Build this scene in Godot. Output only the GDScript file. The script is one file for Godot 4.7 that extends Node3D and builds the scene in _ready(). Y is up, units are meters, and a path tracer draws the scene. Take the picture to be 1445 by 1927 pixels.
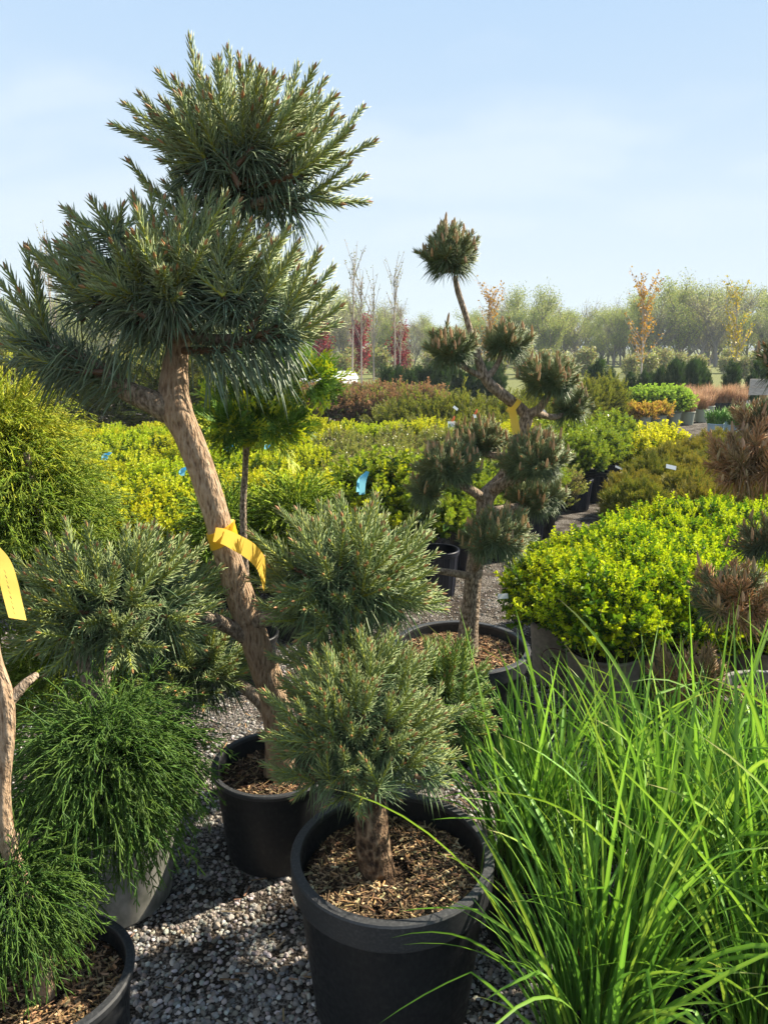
extends Node3D
# A plant nursery yard: cloud-pruned pines in black pots, boxwood and evergreen beds, ornamental grass, a hedgerow behind.

const TILT := 0.2199        # camera pitch down, radians
const FPX := 1400.0         # focal length in pixels of the 1445 x 1927 photograph
const EYE := Vector3(0, 1.5, 0)

var rng := RandomNumberGenerator.new()
var M := {}
var taken := {}
var wobble := FastNoiseLite.new()

# ---------------------------------------------------------------- helpers
class Acc:
	var v := PackedVector3Array()
	var n := PackedVector3Array()
	var c := PackedColorArray()
	var i := PackedInt32Array()
	func tri(a: Vector3, b: Vector3, d: Vector3, col: Color) -> void:
		var nn := (d - a).cross(b - a).normalized()
		var k := v.size()
		v.push_back(a); v.push_back(b); v.push_back(d)
		n.push_back(nn); n.push_back(nn); n.push_back(nn)
		c.push_back(col); c.push_back(col); c.push_back(col)
		i.push_back(k); i.push_back(k + 1); i.push_back(k + 2)
	func quad(a: Vector3, b: Vector3, d: Vector3, e: Vector3, col: Color) -> void:
		tri(a, b, d, col)
		tri(a, d, e, col)
	# a leaf folded along its midrib
	func leaf(p: Vector3, along: Vector3, up: Vector3, L: float, W: float, col: Color) -> void:
		var s := along.cross(up).normalized()
		var q := s.cross(along).normalized()
		var t := p + along * L
		var fold := q * W * 0.35
		var l1 := p + along * L * 0.3 - s * W * 0.46 + fold
		var l2 := p + along * L * 0.72 - s * W * 0.40 + fold
		var r1 := p + along * L * 0.3 + s * W * 0.46 + fold
		var r2 := p + along * L * 0.72 + s * W * 0.40 + fold
		tri(p, l2, l1, col); tri(p, t, l2, col)
		tri(p, r1, r2, col); tri(p, r2, t, col)
	func fleck(p: Vector3, along: Vector3, s: Vector3, L: float, W: float, col: Color) -> void:
		var l := p + along * L * 0.45 - s * W * 0.5
		var r := p + along * L * 0.45 + s * W * 0.5
		var t := p + along * L
		tri(p, t, l, col)
		tri(p, r, t, col)
	# a three-sided needle that may bend down under its own weight
	func needle(p: Vector3, dir: Vector3, L: float, w: float, droop: float, col: Color, rings: int) -> void:
		var s := dir.cross(Vector3(0.31, 0.87, 0.38)).normalized()
		var t := dir.cross(s)
		var k := v.size()
		var a0 := s
		var a1 := s * -0.5 + t * 0.866
		var a2 := s * -0.5 - t * 0.866
		for r in rings:
			var f := float(r) / float(rings)
			var q := p + dir * (L * f) + Vector3(0, -droop * L * f * f, 0)
			var ww := w * (0.42 if r == 0 else (0.5 if r < rings - 1 else 0.46))
			v.push_back(q + a0 * ww); v.push_back(q + a1 * ww); v.push_back(q + a2 * ww)
			n.push_back(a0); n.push_back(a1); n.push_back(a2)
			c.push_back(col); c.push_back(col); c.push_back(col)
		v.push_back(p + dir * L + Vector3(0, -droop * L, 0)); n.push_back(dir); c.push_back(col)
		for r in rings - 1:
			var b := k + r * 3
			for e in 3:
				var g := (e + 1) % 3
				i.push_back(b + e); i.push_back(b + 3 + e); i.push_back(b + g)
				i.push_back(b + g); i.push_back(b + 3 + e); i.push_back(b + 3 + g)
		var z := k + (rings - 1) * 3
		for e in 3:
			i.push_back(z + e); i.push_back(z + 3); i.push_back(z + (e + 1) % 3)
	# a round tube through points
	func tube(pts: Array, rad: Array, sides: int, col: Color, tipcol := Color(-1, 0, 0)) -> void:
		var k := v.size()
		var last := pts.size() - 1
		var ref := Vector3(0.2, 0.1, 0.97)
		for j in pts.size():
			var d: Vector3 = (pts[mini(j + 1, last)] - pts[maxi(j - 1, 0)]).normalized()
			if absf(d.dot(ref)) > 0.95:
				ref = Vector3(0.97, 0.1, 0.2)
			var s := d.cross(ref).normalized()
			var t := d.cross(s)
			var cc := col if tipcol.r < 0.0 else col.lerp(tipcol, float(j) / last)
			for e in sides:
				var an := TAU * e / sides
				var o := s * cos(an) + t * sin(an)
				v.push_back(pts[j] + o * rad[j]); n.push_back(o); c.push_back(cc)
		for j in last:
			for e in sides:
				var g := (e + 1) % sides
				var b := k + j * sides
				i.push_back(b + e); i.push_back(b + sides + e); i.push_back(b + g)
				i.push_back(b + g); i.push_back(b + sides + e); i.push_back(b + sides + g)
	func mesh() -> ArrayMesh:
		var a := []
		a.resize(Mesh.ARRAY_MAX)
		a[Mesh.ARRAY_VERTEX] = v; a[Mesh.ARRAY_NORMAL] = n; a[Mesh.ARRAY_COLOR] = c; a[Mesh.ARRAY_INDEX] = i
		var m := ArrayMesh.new()
		m.add_surface_from_arrays(Mesh.PRIMITIVE_TRIANGLES, a)
		return m

func at(px: float, py: float, d: float) -> Vector3:      # the point seen at that pixel, d metres ahead of the eye
	var r := Vector3(0, -sin(TILT), -cos(TILT)) + Vector3(1, 0, 0) * ((px - 722.5) / FPX) + Vector3(0, cos(TILT), -sin(TILT)) * ((963.5 - py) / FPX)
	return EYE + r * (d / -r.z)
func deep(p: Vector3) -> float:
	return -(p.y - EYE.y) * sin(TILT) - p.z * cos(TILT)
func numbered(called: String) -> String:
	var k: int = taken.get(called, 0)
	taken[called] = k + 1
	return called if k == 0 else "%s_%03d" % [called, k]
func thing(called: String, label: String, category: String, pos := Vector3.ZERO, group := "", turn := 0.0) -> Node3D:
	var o := Node3D.new()
	o.name = numbered(called)
	add_child(o)
	o.position = pos
	o.rotation.y = turn
	o.set_meta("label", label)
	o.set_meta("category", category)
	if group:
		o.set_meta("group", group)
	return o
func part(parent: Node3D, called: String, mesh: Mesh, mat: Material, pos := Vector3.ZERO) -> MeshInstance3D:
	var o := MeshInstance3D.new()
	o.name = called
	o.mesh = mesh
	o.material_override = mat
	parent.add_child(o, true)
	o.position = pos
	return o
func stuff(parent: Node3D, called: String, mesh: Mesh, mat: Material, xf: Array, cols := []) -> MultiMeshInstance3D:
	var mm := MultiMesh.new()
	mm.transform_format = MultiMesh.TRANSFORM_3D
	mm.use_colors = cols.size() > 0
	mm.mesh = mesh
	mm.instance_count = xf.size()
	for k in xf.size():
		mm.set_instance_transform(k, xf[k])
		if cols.size() > 0:
			mm.set_instance_color(k, cols[k])
	var o := MultiMeshInstance3D.new()
	o.name = called
	o.multimesh = mm
	o.material_override = mat
	o.set_meta("kind", "stuff")
	parent.add_child(o, true)
	return o
func lin(r: float, g: float, b: float) -> Color:
	return Color(r, g, b).linear_to_srgb()
func R(a: float, b: float) -> float:
	return rng.randf_range(a, b)
func ball() -> Vector3:
	var z := R(-1, 1)
	var a := R(0, TAU)
	var s := sqrt(1 - z * z)
	return Vector3(s * cos(a), z, s * sin(a))
func facing(y: Vector3, roll: float, s: float, p: Vector3) -> Transform3D:   # a basis whose y axis points along y
	var ref := Vector3(0, 0, 1) if absf(y.z) < 0.9 else Vector3(1, 0, 0)
	var x := y.cross(ref).normalized()
	var b := Basis(x, y, x.cross(y)) * Basis(Vector3(0, 1, 0), roll)
	return Transform3D(b.scaled_local(Vector3(s, s, s)), p)
func ramp(cols: Array, offs: Array) -> Gradient:
	var g := Gradient.new()
	g.offsets = PackedFloat32Array(offs)
	g.colors = PackedColorArray(cols)
	return g
func noise_tex(freq: float, cols: Array, offs: Array, sd: int, size := 512, kind := FastNoiseLite.TYPE_SIMPLEX_SMOOTH, oct := 5, normal := false) -> NoiseTexture2D:
	var f := FastNoiseLite.new()
	f.seed = sd
	f.frequency = freq
	f.noise_type = kind
	f.fractal_octaves = oct
	var t := NoiseTexture2D.new()
	t.width = size; t.height = size
	t.seamless = true
	t.noise = f
	if cols.size() > 0:
		t.color_ramp = ramp(cols, offs)
	return t
func mat(called: String, col: Color, rough: float, spec := 0.5) -> StandardMaterial3D:
	var m := StandardMaterial3D.new()
	m.resource_name = called
	m.albedo_color = col
	m.roughness = rough
	m.metallic_specular = spec
	M[called] = m
	return m
func plantmat(called: String, rough: float, spec: float, back: float) -> StandardMaterial3D:
	var m := mat(called, Color(1, 1, 1), rough, spec)
	m.vertex_color_use_as_albedo = true
	if back > 0.0:
		m.backlight_enabled = true
		m.backlight = Color(back, back, back * 0.72).linear_to_srgb()
	return m
func tex3(m: StandardMaterial3D, scale: Vector3, world := false) -> void:
	m.uv1_triplanar = true
	m.uv1_world_triplanar = world
	m.uv1_scale = scale
func relief(m: StandardMaterial3D, t: Texture2D, cm: float) -> void:
	m.heightmap_enabled = true
	m.heightmap_texture = t
	m.heightmap_scale = cm

# a turned shape; profile of (radius, height), each step with its own flat-along, round-about normals
func lathe(prof: Array, segs: int, col := Color(1, 1, 1)) -> ArrayMesh:
	var a := Acc.new()
	for j in prof.size() - 1:
		var p: Vector2 = prof[j]
		var q: Vector2 = prof[j + 1]
		var d := (q - p).normalized()
		var nr := Vector2(d.y, -d.x)
		var k := a.v.size()
		for e in segs + 1:
			var an := TAU * e / segs
			var o := Vector3(cos(an), 0, sin(an))
			a.v.push_back(o * p.x + Vector3(0, p.y, 0)); a.v.push_back(o * q.x + Vector3(0, q.y, 0))
			var nn := o * nr.x + Vector3(0, nr.y, 0)
			a.n.push_back(nn); a.n.push_back(nn)
			a.c.push_back(col); a.c.push_back(col)
		for e in segs:
			var b := k + e * 2
			a.i.append_array(PackedInt32Array([b, b + 2, b + 1, b + 1, b + 2, b + 3]))
	return a.mesh()
func box(a: Acc, c: Vector3, s: Vector3, col := Color(1, 1, 1), b := Basis()) -> void:
	var h := s * 0.5
	var x := b.x * h.x
	var y := b.y * h.y
	var z := b.z * h.z
	a.quad(c - x - y + z, c - x + y + z, c + x + y + z, c + x - y + z, col)
	a.quad(c + x - y - z, c + x + y - z, c - x + y - z, c - x - y - z, col)
	a.quad(c + x - y + z, c + x + y + z, c + x + y - z, c + x - y - z, col)
	a.quad(c - x - y - z, c - x + y - z, c - x + y + z, c - x - y + z, col)
	a.quad(c - x + y + z, c - x + y - z, c + x + y - z, c + x + y + z, col)
	a.quad(c - x - y - z, c - x - y + z, c + x - y + z, c + x - y - z, col)
func smooth_line(pts: Array, rad: Array, per: int) -> Array:
	var op := []
	var orr := []
	var last := pts.size() - 1
	for j in last:
		for k in per:
			var f := float(k) / per
			op.append((pts[j] as Vector3).cubic_interpolate(pts[j + 1], pts[maxi(j - 1, 0)], pts[mini(j + 2, last)], f))
			orr.append(lerpf(rad[j], rad[j + 1], f))
	op.append(pts[last])
	orr.append(rad[last])
	return [op, orr]
# a knotty trunk or limb; points are in the parent's own axes
func limb(pts: Array, rad: Array, sides: int, lump: float, per := 5) -> ArrayMesh:
	var l := smooth_line(pts, rad, per)
	var P: Array = l[0]
	var Q: Array = l[1]
	var g := Acc.new()
	g.tube(P, Q, sides, Color(1, 1, 1))
	for k in g.v.size():
		var w := wobble.get_noise_3dv(g.v[k] * 26.0) * 0.6 + wobble.get_noise_3dv(g.v[k] * 90.0) * 0.4
		g.v[k] += g.n[k] * (w * lump * Q[k / sides])
	var nn := PackedVector3Array()
	nn.resize(g.v.size())
	for t in range(0, g.i.size(), 3):
		var fn := (g.v[g.i[t + 2]] - g.v[g.i[t]]).cross(g.v[g.i[t + 1]] - g.v[g.i[t]])
		for e in 3:
			nn[g.i[t + e]] += fn
	for k in nn.size():
		g.n[k] = nn[k].normalized()
	var end: Vector3 = P[P.size() - 1]
	var kk := g.v.size()
	var dd: Vector3 = (end - P[P.size() - 2]).normalized()
	g.v.push_back(end + dd * Q[Q.size() - 1] * 0.4); g.n.push_back(dd); g.c.push_back(Color(1, 1, 1))
	var b0 := kk - sides
	for e in sides:
		g.i.append_array(PackedInt32Array([b0 + e, kk, b0 + (e + 1) % sides]))
	return g.mesh()

# ---------------------------------------------------------------- foliage pieces
func vary(c: Color, k: float) -> Color:
	var f := R(1 - k, 1 + k)
	return Color(c.r * f * R(1 - k * 0.5, 1 + k * 0.5), c.g * f, c.b * f * R(1 - k * 0.5, 1 + k * 0.5))
# a young pine shoot: stem, needles set spirally, a bud at the end
func shoot(a: Acc, p: Vector3, dir: Vector3, L: float, nn: int, nl: float, nw: float, spread: float, stem: Color, green: Color, bud: Color, curl := 0.25) -> void:
	var up := Vector3(0, 1, 0)
	var pts := []
	var dirs := []
	for k in 4:
		var f := k / 3.0
		var d := (dir + up * (curl * f)).normalized()
		pts.append(p + dir * L * f + up * (curl * 0.5 * f * f * L))
		dirs.append(d)
	var sr := nw * 0.95
	a.tube(pts, [sr * 1.15, sr, sr * 0.85, sr * 0.6], 5, stem)
	var ang := R(0, TAU)
	for k in nn:
		var f := 0.04 + 0.96 * (k + R(0, 0.8)) / nn
		ang += 2.39996
		var seg := minf(f * 3.0, 2.999)
		var j := int(seg)
		var q: Vector3 = (pts[j] as Vector3).lerp(pts[j + 1], seg - j)
		var d: Vector3 = (dirs[j] as Vector3).lerp(dirs[j + 1], seg - j).normalized()
		var s := d.cross(Vector3(0.36, 0.2, 0.91)).normalized()
		var t := d.cross(s)
		var o := s * cos(ang) + t * sin(ang)
		var sp := spread * lerpf(1.15, 0.62, f) * R(0.75, 1.25)
		var nd := (d * cos(sp) + o * sin(sp)).normalized()
		a.needle(q + o * sr * 0.7, nd, nl * lerpf(1.0, 0.66, f) * R(0.75, 1.12), nw * R(0.85, 1.1), R(-0.06, 0.06), vary(green, 0.22), 2)
	var e: Vector3 = pts[3]
	var ed: Vector3 = dirs[3]
	a.tube([e, e + ed * nw * 1.6, e + ed * nw * 4.2], [sr * 0.7, sr * 1.05, sr * 0.15], 5, vary(bud, 0.2))
# last year's wood: brown twig with long needles that stand out and hang
func old_wood(a: Acc, p0: Vector3, p1: Vector3, r0: float, r1: float, nn: int, nl: float, nw: float, green: Color, brown: Color, from := 0.3) -> void:
	var d := (p1 - p0).normalized()
	var bow := Vector3(0, -0.06, 0) * p0.distance_to(p1)
	var mid := (p0 + p1) * 0.5 + bow
	a.tube([p0, mid, p1], [r0, (r0 + r1) * 0.5, r1], 6, vary(brown, 0.15))
	var ang := R(0, TAU)
	var s := d.cross(Vector3(0.36, 0.2, 0.91)).normalized()
	var t := d.cross(s)
	for k in nn:
		var f := lerpf(from, 1.0, (k + rng.randf()) / nn)
		ang += 2.39996
		var q := p0.lerp(p1, f) + bow * (1.0 - absf(f * 2.0 - 1.0))
		var o := s * cos(ang) + t * sin(ang)
		var sp := R(0.65, 1.35)
		var nd := (d * cos(sp) + o * sin(sp)).normalized()
		a.needle(q, nd, nl * R(0.6, 1.15), nw * R(0.85, 1.1), R(0.1, 0.55), vary(green, 0.25), 3)
# a whorl: old wood running out to a node, young shoots fanning from the node
func whorl(a: Acc, root: Vector3, node: Vector3, tips: Array, k: Dictionary) -> void:
	old_wood(a, root, node, k.r0, k.r1, k.old_n, k.old_l, k.nw, k.old, k.brown, k.get("from", 0.25))
	for tip in tips:
		var d: Vector3 = tip - node
		shoot(a, node, d.normalized(), d.length(), int(k.new_n * clampf(d.length() / k.new_len, 0.6, 1.5)), k.new_l, k.nw, k.spread, vary(k.stem, 0.15), k.young, k.bud, k.get("curl", 0.2))
# a rounded pad of whorls about a limb's end
func pad(a: Acc, root: Vector3, c: Vector3, r: Vector3, count: int, k: Dictionary, low := -0.25) -> void:
	for j in count:
		var f := (j + 0.5) / count
		var y := lerpf(1.0, low, f)
		var an := j * 2.39996 + R(-0.4, 0.4)
		var s := sqrt(maxf(0.0, 1 - y * y))
		var o := Vector3(cos(an) * s, y, sin(an) * s)
		var node := c + o * r * R(0.42, 0.72) * (1.0 + 0.3 * wobble.get_noise_3dv(o * 12.0 + c * 30.0))
		var start := root.lerp(c, 0.6).lerp(node, R(0.15, 0.35))
		var tips := []
		for t in rng.randi_range(k.tips[0], k.tips[1]):
			var d := (o * r.normalized() * 1.7 + Vector3(0, k.rise, 0) + ball() * 0.55).normalized()
			tips.append(node + d * k.new_len * R(0.6, 1.35))
		if k.has("mix"):
			var m: Array = k.mix[rng.randi() % k.mix.size()]
			k.old = m[0]
			k.young = m[1]
		whorl(a, start, node, tips, k)
		if k.has("candle"):
			for t in tips:
				if rng.randf() < k.candle_p:
					var q: Vector3 = t + Vector3(0, k.new_len * 0.1, 0)
					var e: Vector3 = q + Vector3(R(-0.2, 0.2), 1, R(-0.2, 0.2)).normalized() * k.candle * R(0.5, 1.2)
					var w: float = k.candle * 0.13
					a.tube([q, q.lerp(e, 0.3), q.lerp(e, 0.75), e], [w * 0.7, w, w * 0.8, w * 0.25], 6, vary(k.tan, 0.25))
# a hanging thread of false cypress with short side threads
func thread(a: Acc, p: Vector3, d0: Vector3, L: float, w: float, col: Color, tip: Color, fall: float) -> void:
	var n := 7
	var pts := []
	var rad := []
	var q := p
	var d := d0
	for k in n + 1:
		pts.append(q)
		rad.append(w * lerpf(1.0, 0.55, float(k) / n))
		d = (d + Vector3(R(-0.16, 0.16), -fall + R(-0.1, 0.1), R(-0.16, 0.16))).normalized()
		q += d * L / n
	a.tube(pts, rad, 3, col, tip)
	for k in range(1, n):
		for e in 2:
			if rng.randf() < 0.8:
				var o := (pts[k + 1] - pts[k]).normalized() as Vector3
				var sd := (o + ball() * 0.75).normalized()
				var cc := col.lerp(tip, R(0.2, 1.0))
				var sl := L * R(0.06, 0.2)
				a.needle(pts[k], sd, sl, w * 1.7, R(0, 0.3), cc, 2)
				a.needle(pts[k] + sd * sl * 0.45, (sd + ball() * 0.6).normalized(), sl * 0.5, w * 1.4, 0.1, cc, 2)
func thread_mound(a: Acc, c: Vector3, r: Vector3, count: int, L: float, w: float, col: Color, tip: Color, fall: float, low := -0.5) -> void:
	for j in count:
		var f := (j + 0.5) / count
		var y := lerpf(1.0, low, f)
		var an := j * 2.39996 + R(-0.3, 0.3)
		var s := sqrt(maxf(0, 1 - y * y))
		var o := Vector3(cos(an) * s, y, sin(an) * s)
		var deepness := R(0.3, 0.92)
		var p := c + o * r * (deepness * (1.0 + 0.55 * wobble.get_noise_3dv(o * 16.0 + c * 20.0)))
		var d := (o + Vector3(0, 0.35, 0) + ball() * 0.35).normalized()
		thread(a, p, d, L * R(0.6, 1.25), w * R(0.8, 1.2), vary(col, 0.3), vary(tip, 0.25), fall * R(0.5, 1.3))
# ---- sprigs, small branchlets that fill a shrub
func leafy_sprig(L: float, pairs: int, leafl: float, leafw: float, older: Color, newer: Color, share: float) -> ArrayMesh:
	var a := Acc.new()
	a.tube([Vector3.ZERO, Vector3(R(-0.1, 0.1) * L, L * 0.5, 0), Vector3(0, L, 0)], [L * 0.022, L * 0.018, L * 0.01], 3, Color(0.16, 0.15, 0.06))
	for k in pairs:
		var f := (k + 0.6) / pairs
		var turn := k * 1.6 + R(-0.4, 0.4)
		for e in 2:
			var an := turn + e * PI + R(-0.3, 0.3)
			var o := Vector3(cos(an), 0, sin(an))
			var up := lerpf(0.25, 1.4, f * f) + R(-0.15, 0.3)
			var d := (o + Vector3(0, up, 0)).normalized()
			var col := vary(newer if f > 1.0 - share else older, 0.2)
			a.leaf(Vector3(0, L * f, 0), d, (Vector3(0, 1, 0) - o * 0.4 + ball() * 0.3).normalized(), leafl * R(0.75, 1.15) * lerpf(1.0, 0.8, f), leafw * R(0.85, 1.1), col)
	return a.mesh()
func needle_sprig(L: float, count: int, nl: float, nw: float, older: Color, newer: Color, bend: float) -> ArrayMesh:
	var a := Acc.new()
	var tip := Vector3(0, L, bend * L)
	a.tube([Vector3.ZERO, Vector3(0, L * 0.55, bend * L * 0.2), tip], [L * 0.02, L * 0.016, L * 0.008], 3, Color(0.14, 0.11, 0.05))
	for k in count:
		var f := 0.1 + 0.9 * (k + rng.randf()) / count
		var q := Vector3(0, L * f, bend * L * f * f)
		var side := 1.0 if k % 2 == 0 else -1.0
		var d := Vector3(side * R(0.6, 1.0), R(0.5, 1.0), R(-0.45, 0.45)).normalized()
		a.fleck(q, d, d.cross(Vector3(0, 0, 1) + ball() * 0.5).normalized(), nl * R(0.8, 1.15), nw, vary(newer if f > 0.6 else older, 0.22))
	return a.mesh()
func fan_sprig(L: float, older: Color, newer: Color) -> ArrayMesh:
	var a := Acc.new()
	for k in 9:
		var f := k / 9.0
		var side := 1.0 if k % 2 == 0 else -1.0
		var q := Vector3(0, L * f * 0.8, 0)
		var d := Vector3(side * R(0.5, 0.9), 1, R(-0.25, 0.25)).normalized()
		var l := L * R(0.3, 0.5) * (1.1 - f * 0.5)
		var col := vary(older.lerp(newer, f), 0.2)
		a.fleck(q, d, d.cross(Vector3(0, 0, 1)).normalized(), l, L * 0.07, col)
		for e in 3:
			var g := 0.3 + e * 0.22
			var d2 := (d + Vector3(0.6 * (1 if e % 2 == 0 else -1), 0.3, R(-0.2, 0.2))).normalized()
			a.fleck(q + d * l * g, d2, d2.cross(Vector3(0, 0, 1)).normalized(), l * 0.5, L * 0.06, vary(newer, 0.2))
	a.fleck(Vector3.ZERO, Vector3(0, 1, 0), Vector3(1, 0, 0), L, L * 0.06, older)
	return a.mesh()
# sprigs spread through an ellipsoid; lumpy so that the outline is uneven
func shrub_mesh(sprigs: Array, count: int, c: Vector3, r: Vector3, outward: float, upward: float, lump: float, low := -0.8, inner := 0.45, power := 0.45) -> ArrayMesh:
	var st := SurfaceTool.new()
	st.begin(Mesh.PRIMITIVE_TRIANGLES)
	var off := ball() * 40.0
	for j in count:
		var y := lerpf(1.0, low, (j + rng.randf()) / count)
		var an := R(0, TAU)
		var s := sqrt(maxf(0, 1 - y * y))
		var o := Vector3(cos(an) * s, y, sin(an) * s)
		var rr := 1.0 + wobble.get_noise_3dv(o * 14.0 + off) * lump
		var f := lerpf(inner, 1.0, pow(rng.randf(), power)) * rr
		var d := (o * outward + Vector3(0, upward, 0) + ball() * 0.4).normalized()
		st.append_from(sprigs[rng.randi() % sprigs.size()], 0, facing(d, R(0, TAU), R(0.75, 1.2) * (1.45 if rng.randf() < 0.05 else 1.0), c + o * r * f))
	return st.commit()
# ---- pots
func pot_meshes(rt: float, rb: float, h: float, rim_h: float, rim_out: float, wall := 0.006, segs := 56, ribs := 0) -> Array:
	var body := lathe([Vector2(0.001, 0.004), Vector2(rb - 0.006, 0.004), Vector2(rb, 0.012), Vector2(rt - 0.001, h - rim_h), Vector2(rt - 0.001, h - 0.004), Vector2(rt - wall, h - 0.004), Vector2(rb - wall + 0.01, h * 0.3)], segs)
	var ro := rt + rim_out
	var rim := lathe([Vector2(rt - 0.0005, h - rim_h - 0.004), Vector2(ro - 0.002, h - rim_h - 0.002), Vector2(ro, h - rim_h + 0.003), Vector2(ro + 0.002, h - 0.004), Vector2(ro - 0.001, h), Vector2(rt - wall + 0.001, h), Vector2(rt - wall - 0.001, h - 0.003), Vector2(rt - wall - 0.001, h - 0.012)], segs)
	return [body, rim]
func soil_mesh(r: float, bump: float, sd: float) -> ArrayMesh:
	var st := SurfaceTool.new()
	st.begin(Mesh.PRIMITIVE_TRIANGLES)
	st.set_smooth_group(0)
	var n := 16
	var m := 40
	var pt := func(k, e):
		var rr: float = r * k / n
		var an: float = TAU * e / m
		var p := Vector3(cos(an) * rr, 0, sin(an) * rr)
		p.y = (wobble.get_noise_3dv(p * 60.0 + Vector3(sd, 0, 0)) + 0.6 * wobble.get_noise_3dv(p * 190.0)) * bump
		return p
	for k in n:
		for e in m:
			var q: Array = [pt.call(k, e), pt.call(k + 1, e), pt.call(k + 1, e + 1), pt.call(k, e + 1)]
			for x in ([0, 1, 2, 0, 2, 3] if k > 0 else [0, 1, 2]):
				st.set_smooth_group(0)
				st.add_vertex(q[x])
	st.index()
	st.generate_normals()
	return st.commit()
func litter(parent: Node3D, r: float, y: float, count: int, cols: Array, len0: float, len1: float, keep := 0.0) -> void:
	var xf := []
	var cc := []
	for k in count:
		var an := R(0, TAU)
		var rr := sqrt(R(keep, 1)) * r
		var b := Basis.from_euler(Vector3(R(-0.3, 0.3), R(0, TAU), R(-0.35, 0.35)))
		var L := R(len0, len1)
		xf.append(Transform3D(b.scaled_local(Vector3(L * 0.8, L * 0.12 + 0.001, R(0.0015, 0.0045))), Vector3(cos(an) * rr, y + R(0.002, 0.009), sin(an) * rr)))
		cc.append(vary(cols[rng.randi() % cols.size()] if rng.randf() < 0.5 else Color(0.055, 0.034, 0.02), 0.35))
	for k in count / 10:
		var an := R(0, TAU)
		var rr := sqrt(R(keep, 1)) * r * 0.95
		xf.append(Transform3D(Basis.from_euler(Vector3(R(-0.2, 0.2), R(0, TAU), R(-0.3, 0.3))).scaled_local(Vector3(R(0.015, 0.045), 0.001, 0.001)), Vector3(cos(an) * rr, y + R(0.006, 0.014), sin(an) * rr)))
		cc.append(vary(Color(0.25, 0.17, 0.09), 0.35))
	stuff(parent, "mulch", M.chip_mesh, M.chip, xf, cc)
func put_pot(parent: Node3D, meshes: Array, m: Material, rimm: Material = null) -> MeshInstance3D:
	var b := part(parent, "pot", meshes[0], m)
	part(b, "rim", meshes[1], rimm if rimm else m)
	return b

# ---------------------------------------------------------------- scene
func _ready() -> void:
	rng.seed = 7
	wobble.seed = 3
	wobble.frequency = 0.12
	wobble.fractal_octaves = 3
	# camera
	var cam := Camera3D.new()
	cam.name = "camera"
	cam.position = EYE
	cam.rotation = Vector3(-TILT, 0, 0)
	cam.fov = rad_to_deg(2.0 * atan(963.5 / FPX))
	cam.near = 0.05
	cam.far = 900.0
	add_child(cam)
	cam.current = true
	# sky, sun, exposure
	var sun_dir := Vector3(sin(SUN_AZ) * cos(SUN_EL), sin(SUN_EL), -cos(SUN_AZ) * cos(SUN_EL))
	var env := Environment.new()
	env.background_mode = Environment.BG_SKY
	var sky := Sky.new()
	var pan := PanoramaSkyMaterial.new()
	pan.panorama = sky_picture(sun_dir)
	sky.sky_material = pan
	env.sky = sky
	env.tonemap_mode = Environment.TONE_MAPPER_LINEAR
	env.tonemap_exposure = 2.8
	env.sdfgi_enabled = true
	env.ssao_enabled = true
	env.ssil_enabled = true
	env.fog_enabled = true
	env.fog_density = 0.0012
	env.fog_light_color = Color(0.82, 0.88, 0.93)
	var we := WorldEnvironment.new()
	we.name = "world_environment"
	we.environment = env
	add_child(we)
	var sun := DirectionalLight3D.new()
	sun.name = "sun"
	sun.light_color = Color(1.0, 0.95, 0.86)
	sun.light_energy = 1.6
	sun.light_angular_distance = 0.55
	sun.shadow_enabled = true
	add_child(sun)
	sun.look_at_from_position(sun_dir * 20.0, Vector3.ZERO)

	make_materials()
	make_ground()
	make_distance()
	make_beds()
	make_boxwood_bed()
	make_pine_leaning()
	make_pine_low()
	make_pine_tiered()
	make_pine_brown()
	make_left_cypress()
	make_grasses()
	make_small_things()

const SUN_AZ := 1.13
const SUN_EL := 0.72

func sky_picture(sd: Vector3) -> ImageTexture:
	var W := 1024
	var H := 512
	var im := Image.create(W, H, false, Image.FORMAT_RGBF)
	var f := FastNoiseLite.new()
	f.seed = 11
	f.frequency = 0.9
	f.fractal_octaves = 5
	var warp := FastNoiseLite.new()
	warp.seed = 5
	warp.frequency = 0.7
	var top := Vector3(0.23, 0.41, 0.70)
	var mid := Vector3(0.43, 0.59, 0.79)
	var hor := Vector3(0.66, 0.755, 0.81)
	var low := Vector3(0.30, 0.30, 0.28)
	for y in H:
		var el := PI * (0.5 - (y + 0.5) / H)
		var s := sin(el)
		for x in W:
			var c := low
			if el > -0.02:
				var az := TAU * ((x + 0.5) / W - 0.5)
				var d := Vector3(sin(az) * cos(el), s, -cos(az) * cos(el))
				var e := maxf(s, 0.0)
				c = hor.lerp(mid, smoothstep(0.0, 0.42, e)).lerp(top, smoothstep(0.3, 1.0, e))
				var g := maxf(0.0, d.dot(sd))
				var glow := 0.62 * pow(g, 2.2) + 0.25 * pow(g, 12.0)
				c = c.lerp(Vector3(0.80, 0.82, 0.82), clampf(glow, 0, 0.85))
				if e > 0.0:
					var q := Vector3(d.x, 0, d.z) / (e + 0.22)
					var w := warp.get_noise_3d(q.x * 0.8, q.z * 0.8, 0) * 0.9
					var n := f.get_noise_3d(q.x * 0.55 + w, q.z * 1.9 + w * 0.6, 3.0)
					var cl := smoothstep(-0.05, 0.55, n) * smoothstep(0.02, 0.25, e) * 0.32
					c = c.lerp(Vector3(0.80, 0.85, 0.90), cl)
			im.set_pixel(x, y, Color(c.x, c.y, c.z) * 0.445)
	return ImageTexture.create_from_image(im)

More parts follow.
